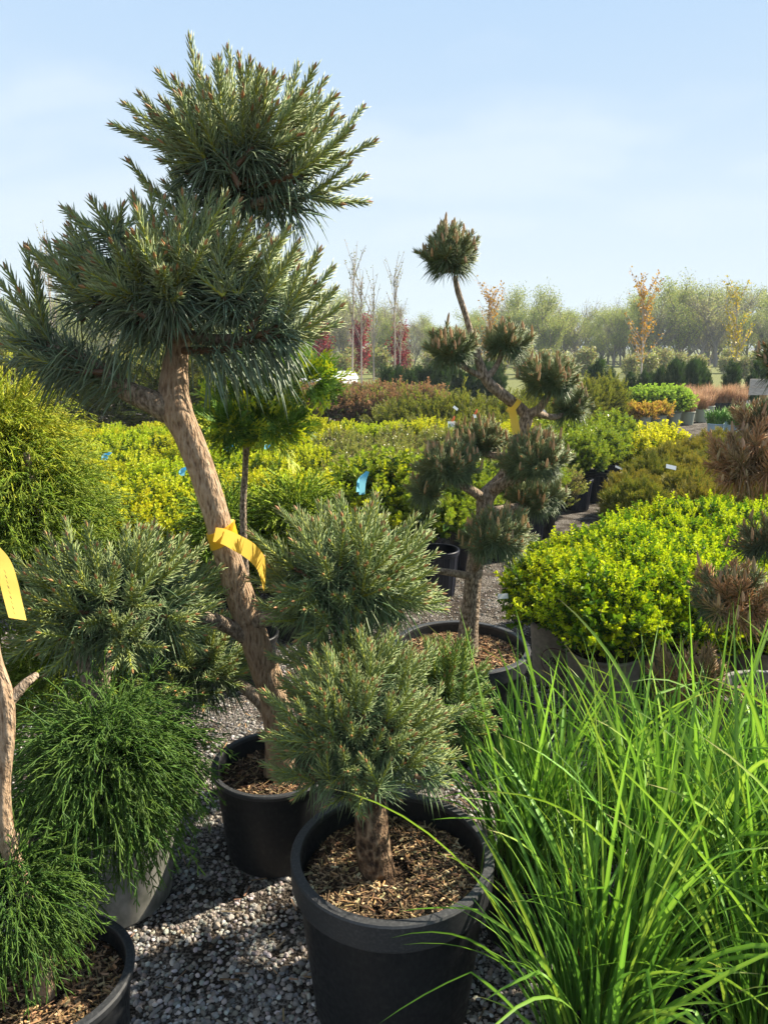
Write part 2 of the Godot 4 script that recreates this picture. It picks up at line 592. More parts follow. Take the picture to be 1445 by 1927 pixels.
func make_materials() -> void:
	plantmat("needle", 0.48, 0.42, 0.4)
	plantmat("leaf", 0.55, 0.4, 0.75)
	plantmat("leaf_warm", 0.55, 0.4, 0.7)
	M.leaf_warm.albedo_color = Color(1.0, 0.975, 0.95)
	plantmat("leaf_cool", 0.5, 0.4, 0.7)
	M.leaf_cool.albedo_color = Color(0.92, 0.97, 0.95)
	plantmat("glossleaf", 0.28, 0.6, 0.45)
	plantmat("grass", 0.48, 0.42, 0.75)
	plantmat("dry", 0.7, 0.3, 0.2)
	plantmat("wood", 0.8, 0.3, 0.0)
	plantmat("chip", 0.85, 0.3, 0.0)
	plantmat("paint", 0.5, 0.5, 0.0)
	var cb := Acc.new()
	box(cb, Vector3.ZERO, Vector3.ONE)
	M.chip_mesh = cb.mesh()
	var b := mat("pine_bark", Color(1, 1, 1), 0.85, 0.3)
	b.albedo_texture = noise_tex(0.02, [lin(0.12, 0.07, 0.04), lin(0.31, 0.21, 0.13), lin(0.385, 0.275, 0.18), lin(0.48, 0.37, 0.27)], [0.15, 0.38, 0.62, 0.9], 21, 512, FastNoiseLite.TYPE_SIMPLEX_SMOOTH, 6)
	tex3(b, Vector3(9.0, 2.2, 9.0))
	relief(b, noise_tex(0.02, [], [], 21, 512, FastNoiseLite.TYPE_SIMPLEX_SMOOTH, 6), 1.1)
	var b2 := mat("grey_bark", Color(1, 1, 1), 0.85, 0.3)
	b2.albedo_texture = noise_tex(0.015, [lin(0.09, 0.065, 0.045), lin(0.25, 0.19, 0.135), lin(0.42, 0.34, 0.26)], [0.25, 0.5, 0.75], 23, 512, FastNoiseLite.TYPE_SIMPLEX_SMOOTH, 6)
	tex3(b2, Vector3(12.0, 5.0, 12.0))
	relief(b2, noise_tex(0.025, [], [], 24, 512, FastNoiseLite.TYPE_SIMPLEX_SMOOTH, 6), 0.8)
	var b3 := mat("flaky_bark", Color(1, 1, 1), 0.9, 0.3)
	b3.albedo_texture = noise_tex(0.02, [lin(0.03, 0.018, 0.012), lin(0.12, 0.075, 0.045), lin(0.27, 0.19, 0.12)], [0.3, 0.5, 0.75], 25, 512, FastNoiseLite.TYPE_CELLULAR, 4)
	tex3(b3, Vector3(7.0, 4.0, 7.0))
	relief(b3, noise_tex(0.02, [], [], 25, 512, FastNoiseLite.TYPE_CELLULAR, 4), 1.4)
	var so := mat("soil", Color(1, 1, 1), 0.95, 0.2)
	so.albedo_texture = noise_tex(0.05, [lin(0.012, 0.008, 0.006), lin(0.05, 0.032, 0.02), lin(0.14, 0.09, 0.05)], [0.3, 0.55, 0.8], 31)
	tex3(so, Vector3(4, 4, 4))
	relief(so, noise_tex(0.06, [], [], 32), 1.2)
	var pb := mat("black_plastic", Color(1, 1, 1), 0.5, 0.5)
	pb.albedo_texture = noise_tex(0.02, [lin(0.006, 0.007, 0.009), lin(0.009, 0.010, 0.012), lin(0.015, 0.016, 0.017), lin(0.04, 0.038, 0.035)], [0.3, 0.55, 0.75, 0.97], 41, 512, FastNoiseLite.TYPE_SIMPLEX_SMOOTH, 7)
	pb.roughness_texture = noise_tex(0.03, [Color(0.62, 0.62, 0.62), Color(0.95, 0.95, 0.95)], [0.3, 0.7], 42)
	pb.roughness = 0.62
	pb.metallic_specular = 0.4
	tex3(pb, Vector3(5.0, 3.0, 5.0))
	var pr := mat("worn_rim", Color(1, 1, 1), 0.55, 0.5)
	pr.albedo_texture = noise_tex(0.03, [lin(0.018, 0.02, 0.023), lin(0.03, 0.032, 0.035), lin(0.07, 0.07, 0.07)], [0.3, 0.65, 0.95], 43, 512, FastNoiseLite.TYPE_SIMPLEX_SMOOTH, 7)
	tex3(pr, Vector3(7, 7, 7))
	var pg := mat("dusty_grey_plastic", Color(1, 1, 1), 0.75, 0.4)
	pg.albedo_texture = noise_tex(0.014, [lin(0.09, 0.095, 0.08), lin(0.17, 0.17, 0.15), lin(0.27, 0.265, 0.235)], [0.25, 0.5, 0.78], 44, 512, FastNoiseLite.TYPE_SIMPLEX_SMOOTH, 7)
	tex3(pg, Vector3(3, 1.5, 3))
	var pt := mat("taupe_plastic", lin(0.26, 0.225, 0.185), 0.55, 0.5)
	pt.albedo_texture = noise_tex(0.02, [Color(0.82, 0.82, 0.82), Color(1, 1, 1)], [0.3, 0.7], 45)
	tex3(pt, Vector3(3, 3, 3))
	mat("navy_plastic", lin(0.012, 0.016, 0.03), 0.35, 0.5)
	mat("sage_plastic", lin(0.27, 0.30, 0.25), 0.5, 0.5)
	mat("clay_plastic", lin(0.22, 0.14, 0.09), 0.6, 0.5)
	mat("green_plastic", lin(0.02, 0.09, 0.06), 0.5, 0.5)
	mat("pale_blue_plastic", lin(0.30, 0.42, 0.50), 0.5, 0.5)
	mat("maroon_ink", lin(0.10, 0.035, 0.04), 0.6, 0.4)
	mat("black_ink", lin(0.03, 0.03, 0.03), 0.6, 0.4)
	mat("white_tag", lin(0.75, 0.77, 0.78), 0.4, 0.5)
	mat("yellow_ribbon", lin(0.92, 0.44, 0.004), 0.42, 0.5)
	M.yellow_ribbon.backlight_enabled = true
	M.yellow_ribbon.backlight = Color(1, 0.85, 0.4)
	mat("pale_yellow_ribbon", lin(0.92, 0.56, 0.02), 0.42, 0.5)
	M.pale_yellow_ribbon.backlight_enabled = true
	M.pale_yellow_ribbon.backlight = Color(1, 0.9, 0.5)
	mat("blue_ribbon", lin(0.01, 0.32, 0.75), 0.4, 0.5)
	M.blue_ribbon.backlight_enabled = true
	M.blue_ribbon.backlight = Color(0.6, 0.9, 1)
	mat("orange_tag", lin(0.75, 0.13, 0.03), 0.5, 0.5)
	mat("red_ink", lin(0.5, 0.03, 0.02), 0.5, 0.5)
	var bo := mat("weathered_board", Color(1, 1, 1), 0.85, 0.3)
	bo.albedo_texture = noise_tex(0.02, [lin(0.34, 0.31, 0.29), lin(0.55, 0.51, 0.47)], [0.3, 0.7], 46)
	tex3(bo, Vector3(1.0, 12.0, 12.0))
	var po := mat("pine_post", Color(1, 1, 1), 0.8, 0.3)
	po.albedo_texture = noise_tex(0.02, [lin(0.38, 0.24, 0.12), lin(0.58, 0.41, 0.22)], [0.3, 0.7], 47)
	tex3(po, Vector3(14.0, 1.2, 14.0))
	mat("vehicle_paint", lin(0.72, 0.73, 0.74), 0.25, 0.5)
	mat("vehicle_glass", lin(0.02, 0.025, 0.03), 0.08, 0.6)
	mat("tyre_rubber", lin(0.02, 0.02, 0.02), 0.8, 0.4)
	mat("lamp_red", lin(0.45, 0.02, 0.015), 0.3, 0.5)
	M.black_pot = pot_meshes(0.176, 0.145, 0.30, 0.016, 0.008)
	M.field_pot = pot_meshes(0.13, 0.11, 0.24, 0.02, 0.005, 0.004, 28)
	M.field_soil = soil_mesh(0.125, 0.008, 3.0)

func make_ground() -> void:
	var g := MeshInstance3D.new()
	g.name = "ground"
	var st := SurfaceTool.new()
	st.begin(Mesh.PRIMITIVE_TRIANGLES)
	for q in [Vector3(-400, 0, 60), Vector3(-400, 0, -500), Vector3(400, 0, -500), Vector3(-400, 0, 60), Vector3(400, 0, -500), Vector3(400, 0, 60)]:
		st.set_normal(Vector3(0, 1, 0))
		st.add_vertex(q)
	g.mesh = st.commit()
	var m := mat("gravel_ground", Color(1, 1, 1), 0.95, 0.3)
	m.albedo_texture = noise_tex(0.09, [lin(0.035, 0.03, 0.026), lin(0.10, 0.09, 0.08), lin(0.21, 0.19, 0.17), lin(0.34, 0.32, 0.29)], [0.25, 0.45, 0.62, 0.85], 51, 1024, FastNoiseLite.TYPE_CELLULAR, 3)
	tex3(m, Vector3(1.2, 1.2, 1.2), true)
	m.detail_enabled = true
	m.detail_uv_layer = BaseMaterial3D.DETAIL_UV_1
	m.detail_blend_mode = BaseMaterial3D.BLEND_MODE_MUL
	m.detail_albedo = noise_tex(0.008, [Color(0.6, 0.57, 0.54), Color(1, 1, 1)], [0.3, 0.65], 52, 512)
	relief(m, noise_tex(0.09, [], [], 51, 1024, FastNoiseLite.TYPE_CELLULAR, 3), 1.0)
	g.material_override = m
	g.set_meta("kind", "structure")
	add_child(g)
	var lawn := MeshInstance3D.new()
	lawn.name = "field"
	var fs := SurfaceTool.new()
	fs.begin(Mesh.PRIMITIVE_TRIANGLES)
	for q in [Vector3(-120, 0.004, -21.5), Vector3(-120, 0.004, -400), Vector3(120, 0.004, -400), Vector3(-120, 0.004, -21.5), Vector3(120, 0.004, -400), Vector3(120, 0.004, -21.5)]:
		fs.set_normal(Vector3(0, 1, 0))
		fs.add_vertex(q)
	lawn.mesh = fs.commit()
	var lm := mat("rough_grass", Color(1, 1, 1), 0.95, 0.2)
	lm.albedo_texture = noise_tex(0.05, [lin(0.06, 0.075, 0.025), lin(0.13, 0.15, 0.05), lin(0.2, 0.19, 0.085)], [0.3, 0.5, 0.75], 53)
	tex3(lm, Vector3(0.6, 0.6, 0.6), true)
	lawn.material_override = lm
	lawn.set_meta("kind", "structure")
	add_child(lawn)
	# loose stones where the yard shows between the pots
	var kinds := []
	for k in 6:
		var a := Acc.new()
		var ring := []
		var sides := 7
		var hs := [-0.32, -0.05, 0.22, 0.36]
		var rs := [0.3, 0.52, 0.4, 0.14]
		var f := []
		for e in sides:
			f.append(R(0.72, 1.2))
		for j in 4:
			var row := []
			for e in sides:
				var an := TAU * e / sides + j * 0.2
				row.append(Vector3(cos(an) * rs[j] * f[e] * R(0.9, 1.1), hs[j] * R(0.85, 1.15), sin(an) * rs[j] * f[e] * R(0.9, 1.1) * 0.8))
			ring.append(row)
		for j in 3:
			for e in sides:
				var h := (e + 1) % sides
				a.tri(ring[j][e], ring[j][h], ring[j + 1][e], Color.WHITE)
				a.tri(ring[j + 1][e], ring[j][h], ring[j + 1][h], Color.WHITE)
		for e in range(1, sides - 1):
			a.tri(ring[3][0], ring[3][e], ring[3][e + 1], Color.WHITE)
		kinds.append(a.mesh())
	var tones := [Color(0.26, 0.245, 0.23), Color(0.2, 0.19, 0.18), Color(0.33, 0.31, 0.285), Color(0.13, 0.125, 0.12), Color(0.42, 0.40, 0.37), Color(0.23, 0.20, 0.17)]
	var smats := []
	for k in 6:
		smats.append(mat("stone_tone_%s" % ["warm", "dark", "pale", "slate", "white", "brown"][k], tones[k].linear_to_srgb(), 0.85, 0.35))
	plantmat("stone", 0.85, 0.35, 0.0)
	# bigger pebbles one can pick apart
	var made := 0
	while made < 290:
		var x := R(-0.75, 0.0)
		var z := R(1.28, 2.6)
		if made % 6 == 0:
			x = R(0.2, 1.0); z = R(2.4, 3.3)
		var s := R(0.014, 0.025)
		var o := part(g, "stone", kinds[made % 6], smats[rng.randi() % 6])
		o.transform = Transform3D(Basis.from_euler(Vector3(R(-0.3, 0.3), R(0, TAU), R(-0.3, 0.3))).scaled_local(Vector3(s * R(0.8, 1.3), s * R(0.6, 0.9), s)), Vector3(x, s * 0.22, -z))
		made += 1
	for k in 3:
		var xf := []
		var cc := []
		for j in 20000:
			var z := 0.9 + 4.6 * pow(rng.randf(), 1.5)
			var x := R(-0.55, 0.55) * z * 1.25 - 0.1
			var s := R(0.006, 0.016)
			xf.append(Transform3D(Basis.from_euler(Vector3(R(-0.5, 0.5), R(0, TAU), R(-0.5, 0.5))).scaled_local(Vector3(s * R(0.8, 1.3), s * R(0.6, 1.0), s)), Vector3(x, s * R(0.0, 0.28), -z)))
			cc.append(vary(tones[rng.randi() % 6], 0.25))
		stuff(g, "gravel", kinds[k], M.stone, xf, cc)
	var bits := []
	var bc := []
	for j in 260:
		var z := R(1.25, 3.0)
		var L := R(0.015, 0.06)
		bits.append(Transform3D(Basis.from_euler(Vector3(R(-0.1, 0.1), R(0, TAU), R(-0.2, 0.2))).scaled_local(Vector3(L, 0.0015, R(0.0015, 0.005))), Vector3(R(-0.8, 0.9), R(0.008, 0.016), -z)))
		bc.append(vary(Color(0.24, 0.165, 0.10), 0.45))
	stuff(g, "debris", M.chip_mesh, M.chip, bits, bc)

# ---------------------------------------------------------------- pines
func pine_kind() -> Dictionary:
	return {"r0": 0.008, "r1": 0.006, "old_n": 46, "old_l": 0.09, "nw": 0.0043, "old": Color(0.165, 0.225, 0.135), "brown": Color(0.15, 0.085, 0.045), "new_n": 52, "new_l": 0.042, "new_len": 0.13,
		"spread": 0.62, "stem": Color(0.38, 0.40, 0.06), "young": Color(0.31, 0.37, 0.175), "bud": Color(0.42, 0.22, 0.10), "rise": 0.55, "tips": [3, 5]}
func px_tips(list: Array, d: float, base: Vector3, back: float) -> Array:
	var o := []
	for t in list:
		o.append(at(t[0], t[1], d + R(-back, back)) - base)
	return o
func make_pine_leaning() -> void:
	var rim := at(517, 1432, 2.0)
	var base := Vector3(rim.x, 0, rim.z)
	var t := thing("potted_pine", "tall leaning pine with cloud-pruned pads and a bare tan trunk, yellow ribbon round it", "pine", base)
	var pm := pot_meshes(0.176, 0.148, rim.y, 0.014, 0.008)
	put_pot(t, pm, M.black_plastic, M.worn_rim)
	part(t, "soil", soil_mesh(0.168, 0.012, 1.0), M.soil, Vector3(0, rim.y - 0.055, 0))
	litter(t, 0.15, rim.y - 0.055, 1000, [Color(0.16, 0.09, 0.05), Color(0.25, 0.16, 0.09), Color(0.07, 0.045, 0.03), Color(0.34, 0.24, 0.14)], 0.008, 0.03, 0.1)
	var q := func(px, py, d): return at(px, py, d) - base
	var pts := [q.call(528, 1470, 2.03), q.call(526, 1400, 2.03), q.call(516, 1310, 2.02), q.call(490, 1235, 2.0), q.call(462, 1150, 1.98), q.call(436, 1070, 1.97), q.call(410, 980, 1.96), q.call(382, 890, 1.96), q.call(352, 815, 1.95), q.call(330, 765, 1.95), q.call(328, 710, 1.96), q.call(338, 640, 1.97), q.call(352, 560, 1.98), q.call(385, 470, 2.0), q.call(425, 380, 2.02), q.call(440, 300, 2.02), q.call(450, 245, 2.02)]
	var rad := [0.058, 0.044, 0.041, 0.041, 0.041, 0.037, 0.034, 0.034, 0.037, 0.045, 0.037, 0.027, 0.024, 0.019, 0.016, 0.012, 0.009]
	part(t, "trunk", limb(pts, rad, 24, 0.2), M.pine_bark)
	var br := func(list, r): 
		var pp := []
		for e in list:
			pp.append(q.call(e[0], e[1], e[2]))
		part(t, "branch", limb(pp, r, 12, 0.16), M.grey_bark)
	br.call([[318, 775, 1.95], [285, 755, 1.92], [240, 735, 1.9], [195, 700, 1.88], [130, 665, 1.88], [70, 640, 1.9]], [0.034, 0.031, 0.026, 0.022, 0.016, 0.01])
	br.call([[345, 630, 1.97], [400, 640, 1.9], [460, 635, 1.85], [520, 628, 1.83]], [0.018, 0.014, 0.012, 0.009])
	br.call([[340, 610, 1.97], [300, 560, 1.9], [250, 500, 1.86], [215, 450, 1.85]], [0.016, 0.013, 0.01, 0.008])
	br.call([[345, 600, 1.97], [350, 540, 1.87], [360, 490, 1.84]], [0.014, 0.011, 0.008])
	br.call([[470, 1200, 1.99], [430, 1178, 1.94], [385, 1163, 1.88], [320, 1160, 1.84], [250, 1155, 1.82], [180, 1150, 1.84]], [0.028, 0.022, 0.019, 0.016, 0.012, 0.008])
	br.call([[470, 1170, 1.98], [530, 1160, 1.92], [600, 1135, 1.9], [680, 1110, 1.92]], [0.022, 0.019, 0.015, 0.01])
	br.call([[515, 1345, 2.03], [480, 1310, 2.1], [440, 1280, 2.16], [380, 1260, 2.2]], [0.026, 0.02, 0.015, 0.01])
	br.call([[420, 400, 2.02], [470, 385, 1.98], [520, 370, 1.95]], [0.012, 0.011, 0.008])
	var k := pine_kind()
	# top pad
	var a := Acc.new()
	k.old_n = 46
	k.merge({"new_n": 48, "spread": 0.6}, true)
	var w := func(root, node, d, tips, back): whorl(a, q.call(root[0], root[1], d), q.call(node[0], node[1], d), px_tips(tips, d, base, back), k)
	w.call([445, 330], [450, 240], 2.0, [[430, 108], [470, 130], [492, 150], [405, 130], [515, 165]], 0.10)
	w.call([420, 300], [385, 235], 2.02, [[358, 88], [375, 125], [300, 150], [330, 160]], 0.08)
	w.call([420, 330], [360, 275], 2.0, [[215, 252], [238, 212], [268, 192], [290, 230]], 0.10)
	w.call([420, 340], [365, 300], 2.08, [[240, 262], [262, 240], [320, 210]], 0.10)
	w.call([450, 320], [530, 250], 2.0, [[560, 140], [590, 145], [610, 165], [630, 195], [545, 165]], 0.12)
	w.call([460, 340], [560, 290], 1.95, [[620, 200], [640, 235], [632, 215], [600, 190]], 0.12)
	w.call([480, 380], [570, 330], 1.98, [[682, 222], [650, 260], [702, 282], [640, 300]], 0.10)
	w.call([480, 390], [580, 370], 1.98, [[684, 345], [690, 392], [640, 390], [655, 320]], 0.10)
	w.call([430, 380], [345, 380], 2.05, [[318, 300], [335, 330], [312, 350]], 0.08)
	w.call([420, 420], [340, 410], 2.08, [[245, 318], [270, 350], [325, 340]], 0.06)
	w.call([445, 310], [470, 230], 2.12, [[500, 150], [450, 120], [530, 160]], 0.08)
	w.call([445, 310], [480, 270], 1.9, [[500, 180], [540, 200], [460, 180]], 0.08)
	w.call([450, 350], [420, 280], 1.9, [[400, 200], [440, 190], [360, 200]], 0.08)
	k.new_len = 0.12
	pad(a, q.call(440, 360, 2.0), q.call(455, 300, 2.0), Vector3(0.15, 0.07, 0.15), 24, k, -0.5)
	for e in 9:
		var c := Vector3(R(-0.12, 0.16), R(-0.08, 0.1), R(-0.14, 0.12))
		var root: Vector3 = q.call(445, 350, 2.0)
		var nd: Vector3 = root + c + Vector3(0, 0.02, 0)
		whorl(a, root, nd, [nd + Vector3(c.x * 0.6, 0.1, c.z * 0.6), nd + Vector3(c.x * 0.9, 0.06, c.z)], k)
	k.from = 0.05
	old_wood(a, q.call(440, 300, 2.0), q.call(560, 400, 1.96), 0.008, 0.006, 120, 0.10, k.nw, k.old, k.brown, 0.2)
	old_wood(a, q.call(430, 400, 2.02), q.call(445, 250, 2.02), 0.012, 0.008, 150, 0.115, k.nw, k.old, k.brown, 0.05)
	old_wood(a, q.call(430, 390, 2.0), q.call(350, 320, 1.97), 0.01, 0.007, 90, 0.10, k.nw, k.old, k.brown, 0.1)
	part(t, "crown", a.mesh(), M.needle)
	# middle pad
	var a2 := Acc.new()
	k = pine_kind()
	k.old_n = 52
	k.merge({"old_l": 0.105}, true)
	var w2 := func(root, node, d, tips, back): whorl(a2, q.call(root[0], root[1], d), q.call(node[0], node[1], d), px_tips(tips, d, base, back), k)
	w2.call([348, 590], [358, 492], 1.84, [[345, 380], [370, 390], [400, 378], [425, 385], [450, 395], [330, 410]], 0.07)
	w2.call([250, 510], [212, 448], 1.85, [[122, 405], [145, 420], [175, 385], [200, 400], [232, 395], [250, 420]], 0.07)
	w2.call([340, 560], [290, 470], 1.9, [[252, 378], [285, 372], [310, 385], [270, 400]], 0.06)
	w2.call([420, 600], [430, 510], 1.85, [[440, 415], [470, 430], [500, 440], [485, 460]], 0.08)
	w2.call([470, 620], [500, 560], 1.82, [[530, 460], [560, 470], [590, 500], [510, 470]], 0.08)
	w2.call([480, 632], [530, 610], 1.82, [[625, 520], [590, 545], [600, 490], [560, 520]], 0.08)
	w2.call([480, 636], [535, 640], 1.84, [[640, 590], [635, 620], [600, 640], [630, 560]], 0.08)
	w2.call([180, 690], [90, 640], 1.88, [[0, 540], [15, 520], [50, 485], [40, 560], [70, 520]], 0.08)
	w2.call([150, 675], [60, 650], 1.86, [[-40, 600], [-30, 640], [5, 580], [-20, 560]], 0.08)
	w2.call([230, 600], [150, 560], 1.87, [[60, 480], [90, 470], [115, 490], [140, 480]], 0.08)
	w2.call([260, 560], [180, 505], 1.84, [[80, 500], [100, 520], [130, 440], [150, 470]], 0.08)
	w2.call([330, 590], [300, 530], 1.8, [[290, 440], [330, 430], [250, 460]], 0.06)
	w2.call([200, 700], [110, 690], 1.84, [[10, 660], [-10, 690], [30, 640]], 0.08)
	w2.call([400, 590], [400, 540], 1.95, [[400, 440], [440, 450], [360, 440], [420, 420]], 0.08)
	w2.call([280, 600], [230, 560], 1.78, [[180, 500], [220, 480], [160, 530]], 0.05)
	pad(a2, q.call(345, 600, 1.92), q.call(330, 565, 1.9), Vector3(0.30, 0.09, 0.2), 34, k, -0.3)
	for e in 10:
		var root: Vector3 = q.call(R(150, 480), 600, 1.88)
		var nd: Vector3 = root + Vector3(R(-0.08, 0.08), R(0.03, 0.09), R(-0.18, 0.14))
		whorl(a2, root, nd, [nd + Vector3(R(-0.08, 0.08), 0.12, R(-0.05, 0.05)), nd + Vector3(R(-0.1, 0.1), 0.1, R(-0.05, 0.05)), nd + Vector3(R(-0.1, 0.1), 0.08, 0.06)], k)
	k.old_l = 0.12
	for e in [[[345, 660, 1.9], [480, 640, 1.82], 130], [[340, 610, 1.88], [230, 510, 1.84], 130], [[330, 640, 1.9], [250, 600, 1.82], 110], [[260, 740, 1.9], [120, 660, 1.86], 190], [[200, 700, 1.88], [60, 640, 1.88], 120], [[335, 640, 1.97], [420, 600, 2.1], 90], [[330, 640, 1.95], [250, 590, 2.06], 90], [[345, 600, 1.9], [356, 500, 1.84], 110], [[450, 640, 1.85], [540, 630, 1.82], 90]]:
		old_wood(a2, q.call(e[0][0], e[0][1], e[0][2]), q.call(e[1][0], e[1][1], e[1][2]), 0.01, 0.007, e[2], k.old_l, k.nw, k.old, k.brown, 0.08)
	# long needles hanging under the pad
	for e in 230:
		var px := R(110, 520)
		var py := 660.0 + R(-15, 25)
		if px > 255 and px < 385:
			continue
		var p: Vector3 = q.call(px, py, R(1.78, 1.98))
		var sd := (px - 330.0) / 330.0
		a2.needle(p, Vector3(sd * 0.9 + R(-0.3, 0.3), R(-0.9, -0.3), R(-0.4, 0.5)).normalized(), R(0.07, 0.14), k.nw, R(0.1, 0.5), vary(k.old, 0.25), 3)
	part(t, "crown", a2.mesh(), M.needle)
	# low pads
	k = pine_kind()
	k.merge({"old_l": 0.12, "new_len": 0.11, "new_l": 0.042, "rise": 0.35, "nw": 0.0037, "old_n": 44, "new_n": 40, "old": Color(0.14, 0.205, 0.095), "young": Color(0.26, 0.33, 0.125)}, true)
	for e in [[[330, 1160, 1.85], [222, 1140, 1.84], Vector3(0.27, 0.155, 0.24), 48, -0.6], [[600, 1135, 1.9], [662, 1100, 1.9], Vector3(0.225, 0.165, 0.25), 44, -0.5], [[430, 1280, 2.16], [375, 1265, 2.2], Vector3(0.17, 0.14, 0.17), 26, -0.5]]:
		var a3 := Acc.new()
		pad(a3, q.call(e[0][0], e[0][1], e[0][2]), q.call(e[1][0], e[1][1], e[1][2]), e[2], e[3], k, e[4])
		part(t, "crown", a3.mesh(), M.needle)

func make_pine_low() -> void:
	var rim := at(738, 1600, 1.46)
	var base := Vector3(rim.x, 0, rim.z)
	var t := thing("potted_pine", "low bushy pine on a short flaky trunk in the big wide-rimmed black pot", "pine", base)
	put_pot(t, pot_meshes(0.213, 0.178, rim.y, 0.062, 0.012, 0.008), M.black_plastic, M.worn_rim)
	part(t, "soil", soil_mesh(0.204, 0.016, 5.0), M.soil, Vector3(0, rim.y - 0.06, 0))
	litter(t, 0.19, rim.y - 0.06, 3200, [Color(0.30, 0.2, 0.10), Color(0.40, 0.29, 0.15), Color(0.16, 0.095, 0.05), Color(0.06, 0.04, 0.025), Color(0.46, 0.36, 0.2)], 0.005, 0.026, 0.06)
	var q := func(px, py, d): return at(px, py, d) - base
	part(t, "trunk", limb([q.call(715, 1690, 1.47), q.call(708, 1640, 1.47), q.call(700, 1570, 1.47), q.call(698, 1500, 1.49), q.call(695, 1430, 1.53), q.call(690, 1370, 1.55)], [0.052, 0.042, 0.038, 0.032, 0.022, 0.012], 20, 0.2), M.flaky_bark)
	part(t, "branch", limb([q.call(698, 1480, 1.5), q.call(760, 1420, 1.6), q.call(830, 1350, 1.75)], [0.02, 0.016, 0.01], 10, 0.15), M.flaky_bark)
	var k := pine_kind()
	k.merge({"old_l": 0.072, "new_len": 0.075, "new_l": 0.030, "nw": 0.0028, "old_n": 40, "rise": 0.5, "new_n": 36, "old": Color(0.14, 0.205, 0.095), "young": Color(0.26, 0.33, 0.125), "r0": 0.006, "r1": 0.004}, true)
	var a := Acc.new()
	pad(a, q.call(695, 1440, 1.53), q.call(682, 1385, 1.55), Vector3(0.215, 0.19, 0.21), 84, k, -0.6)
	pad(a, q.call(695, 1400, 1.6), q.call(660, 1270, 1.72), Vector3(0.16, 0.10, 0.14), 30, k, -0.3)
	var w := func(root, node, d, tips): whorl(a, q.call(root[0], root[1], d), q.call(node[0], node[1], d), px_tips(tips, d, base, 0.03), k)
	w.call([700, 1500], [712, 1480], 1.36, [[680, 1428], [735, 1436], [690, 1440]])
	w.call([640, 1400], [580, 1395], 1.45, [[497, 1398], [510, 1385]])
	w.call([760, 1430], [800, 1425], 1.45, [[838, 1415], [830, 1440]])
	w.call([650, 1470], [620, 1470], 1.42, [[600, 1430], [615, 1425], [590, 1450]])
	w.call([780, 1460], [810, 1465], 1.42, [[850, 1450], [845, 1480]])
	part(t, "crown", a.mesh(), M.needle)
	var a2 := Acc.new()
	k.merge({"old": Color(0.11, 0.18, 0.06), "young": Color(0.19, 0.28, 0.07)}, true)
	pad(a2, q.call(830, 1360, 1.75), q.call(832, 1322, 1.8), Vector3(0.125, 0.15, 0.13), 38, k, -0.6)
	part(t, "crown", a2.mesh(), M.needle)

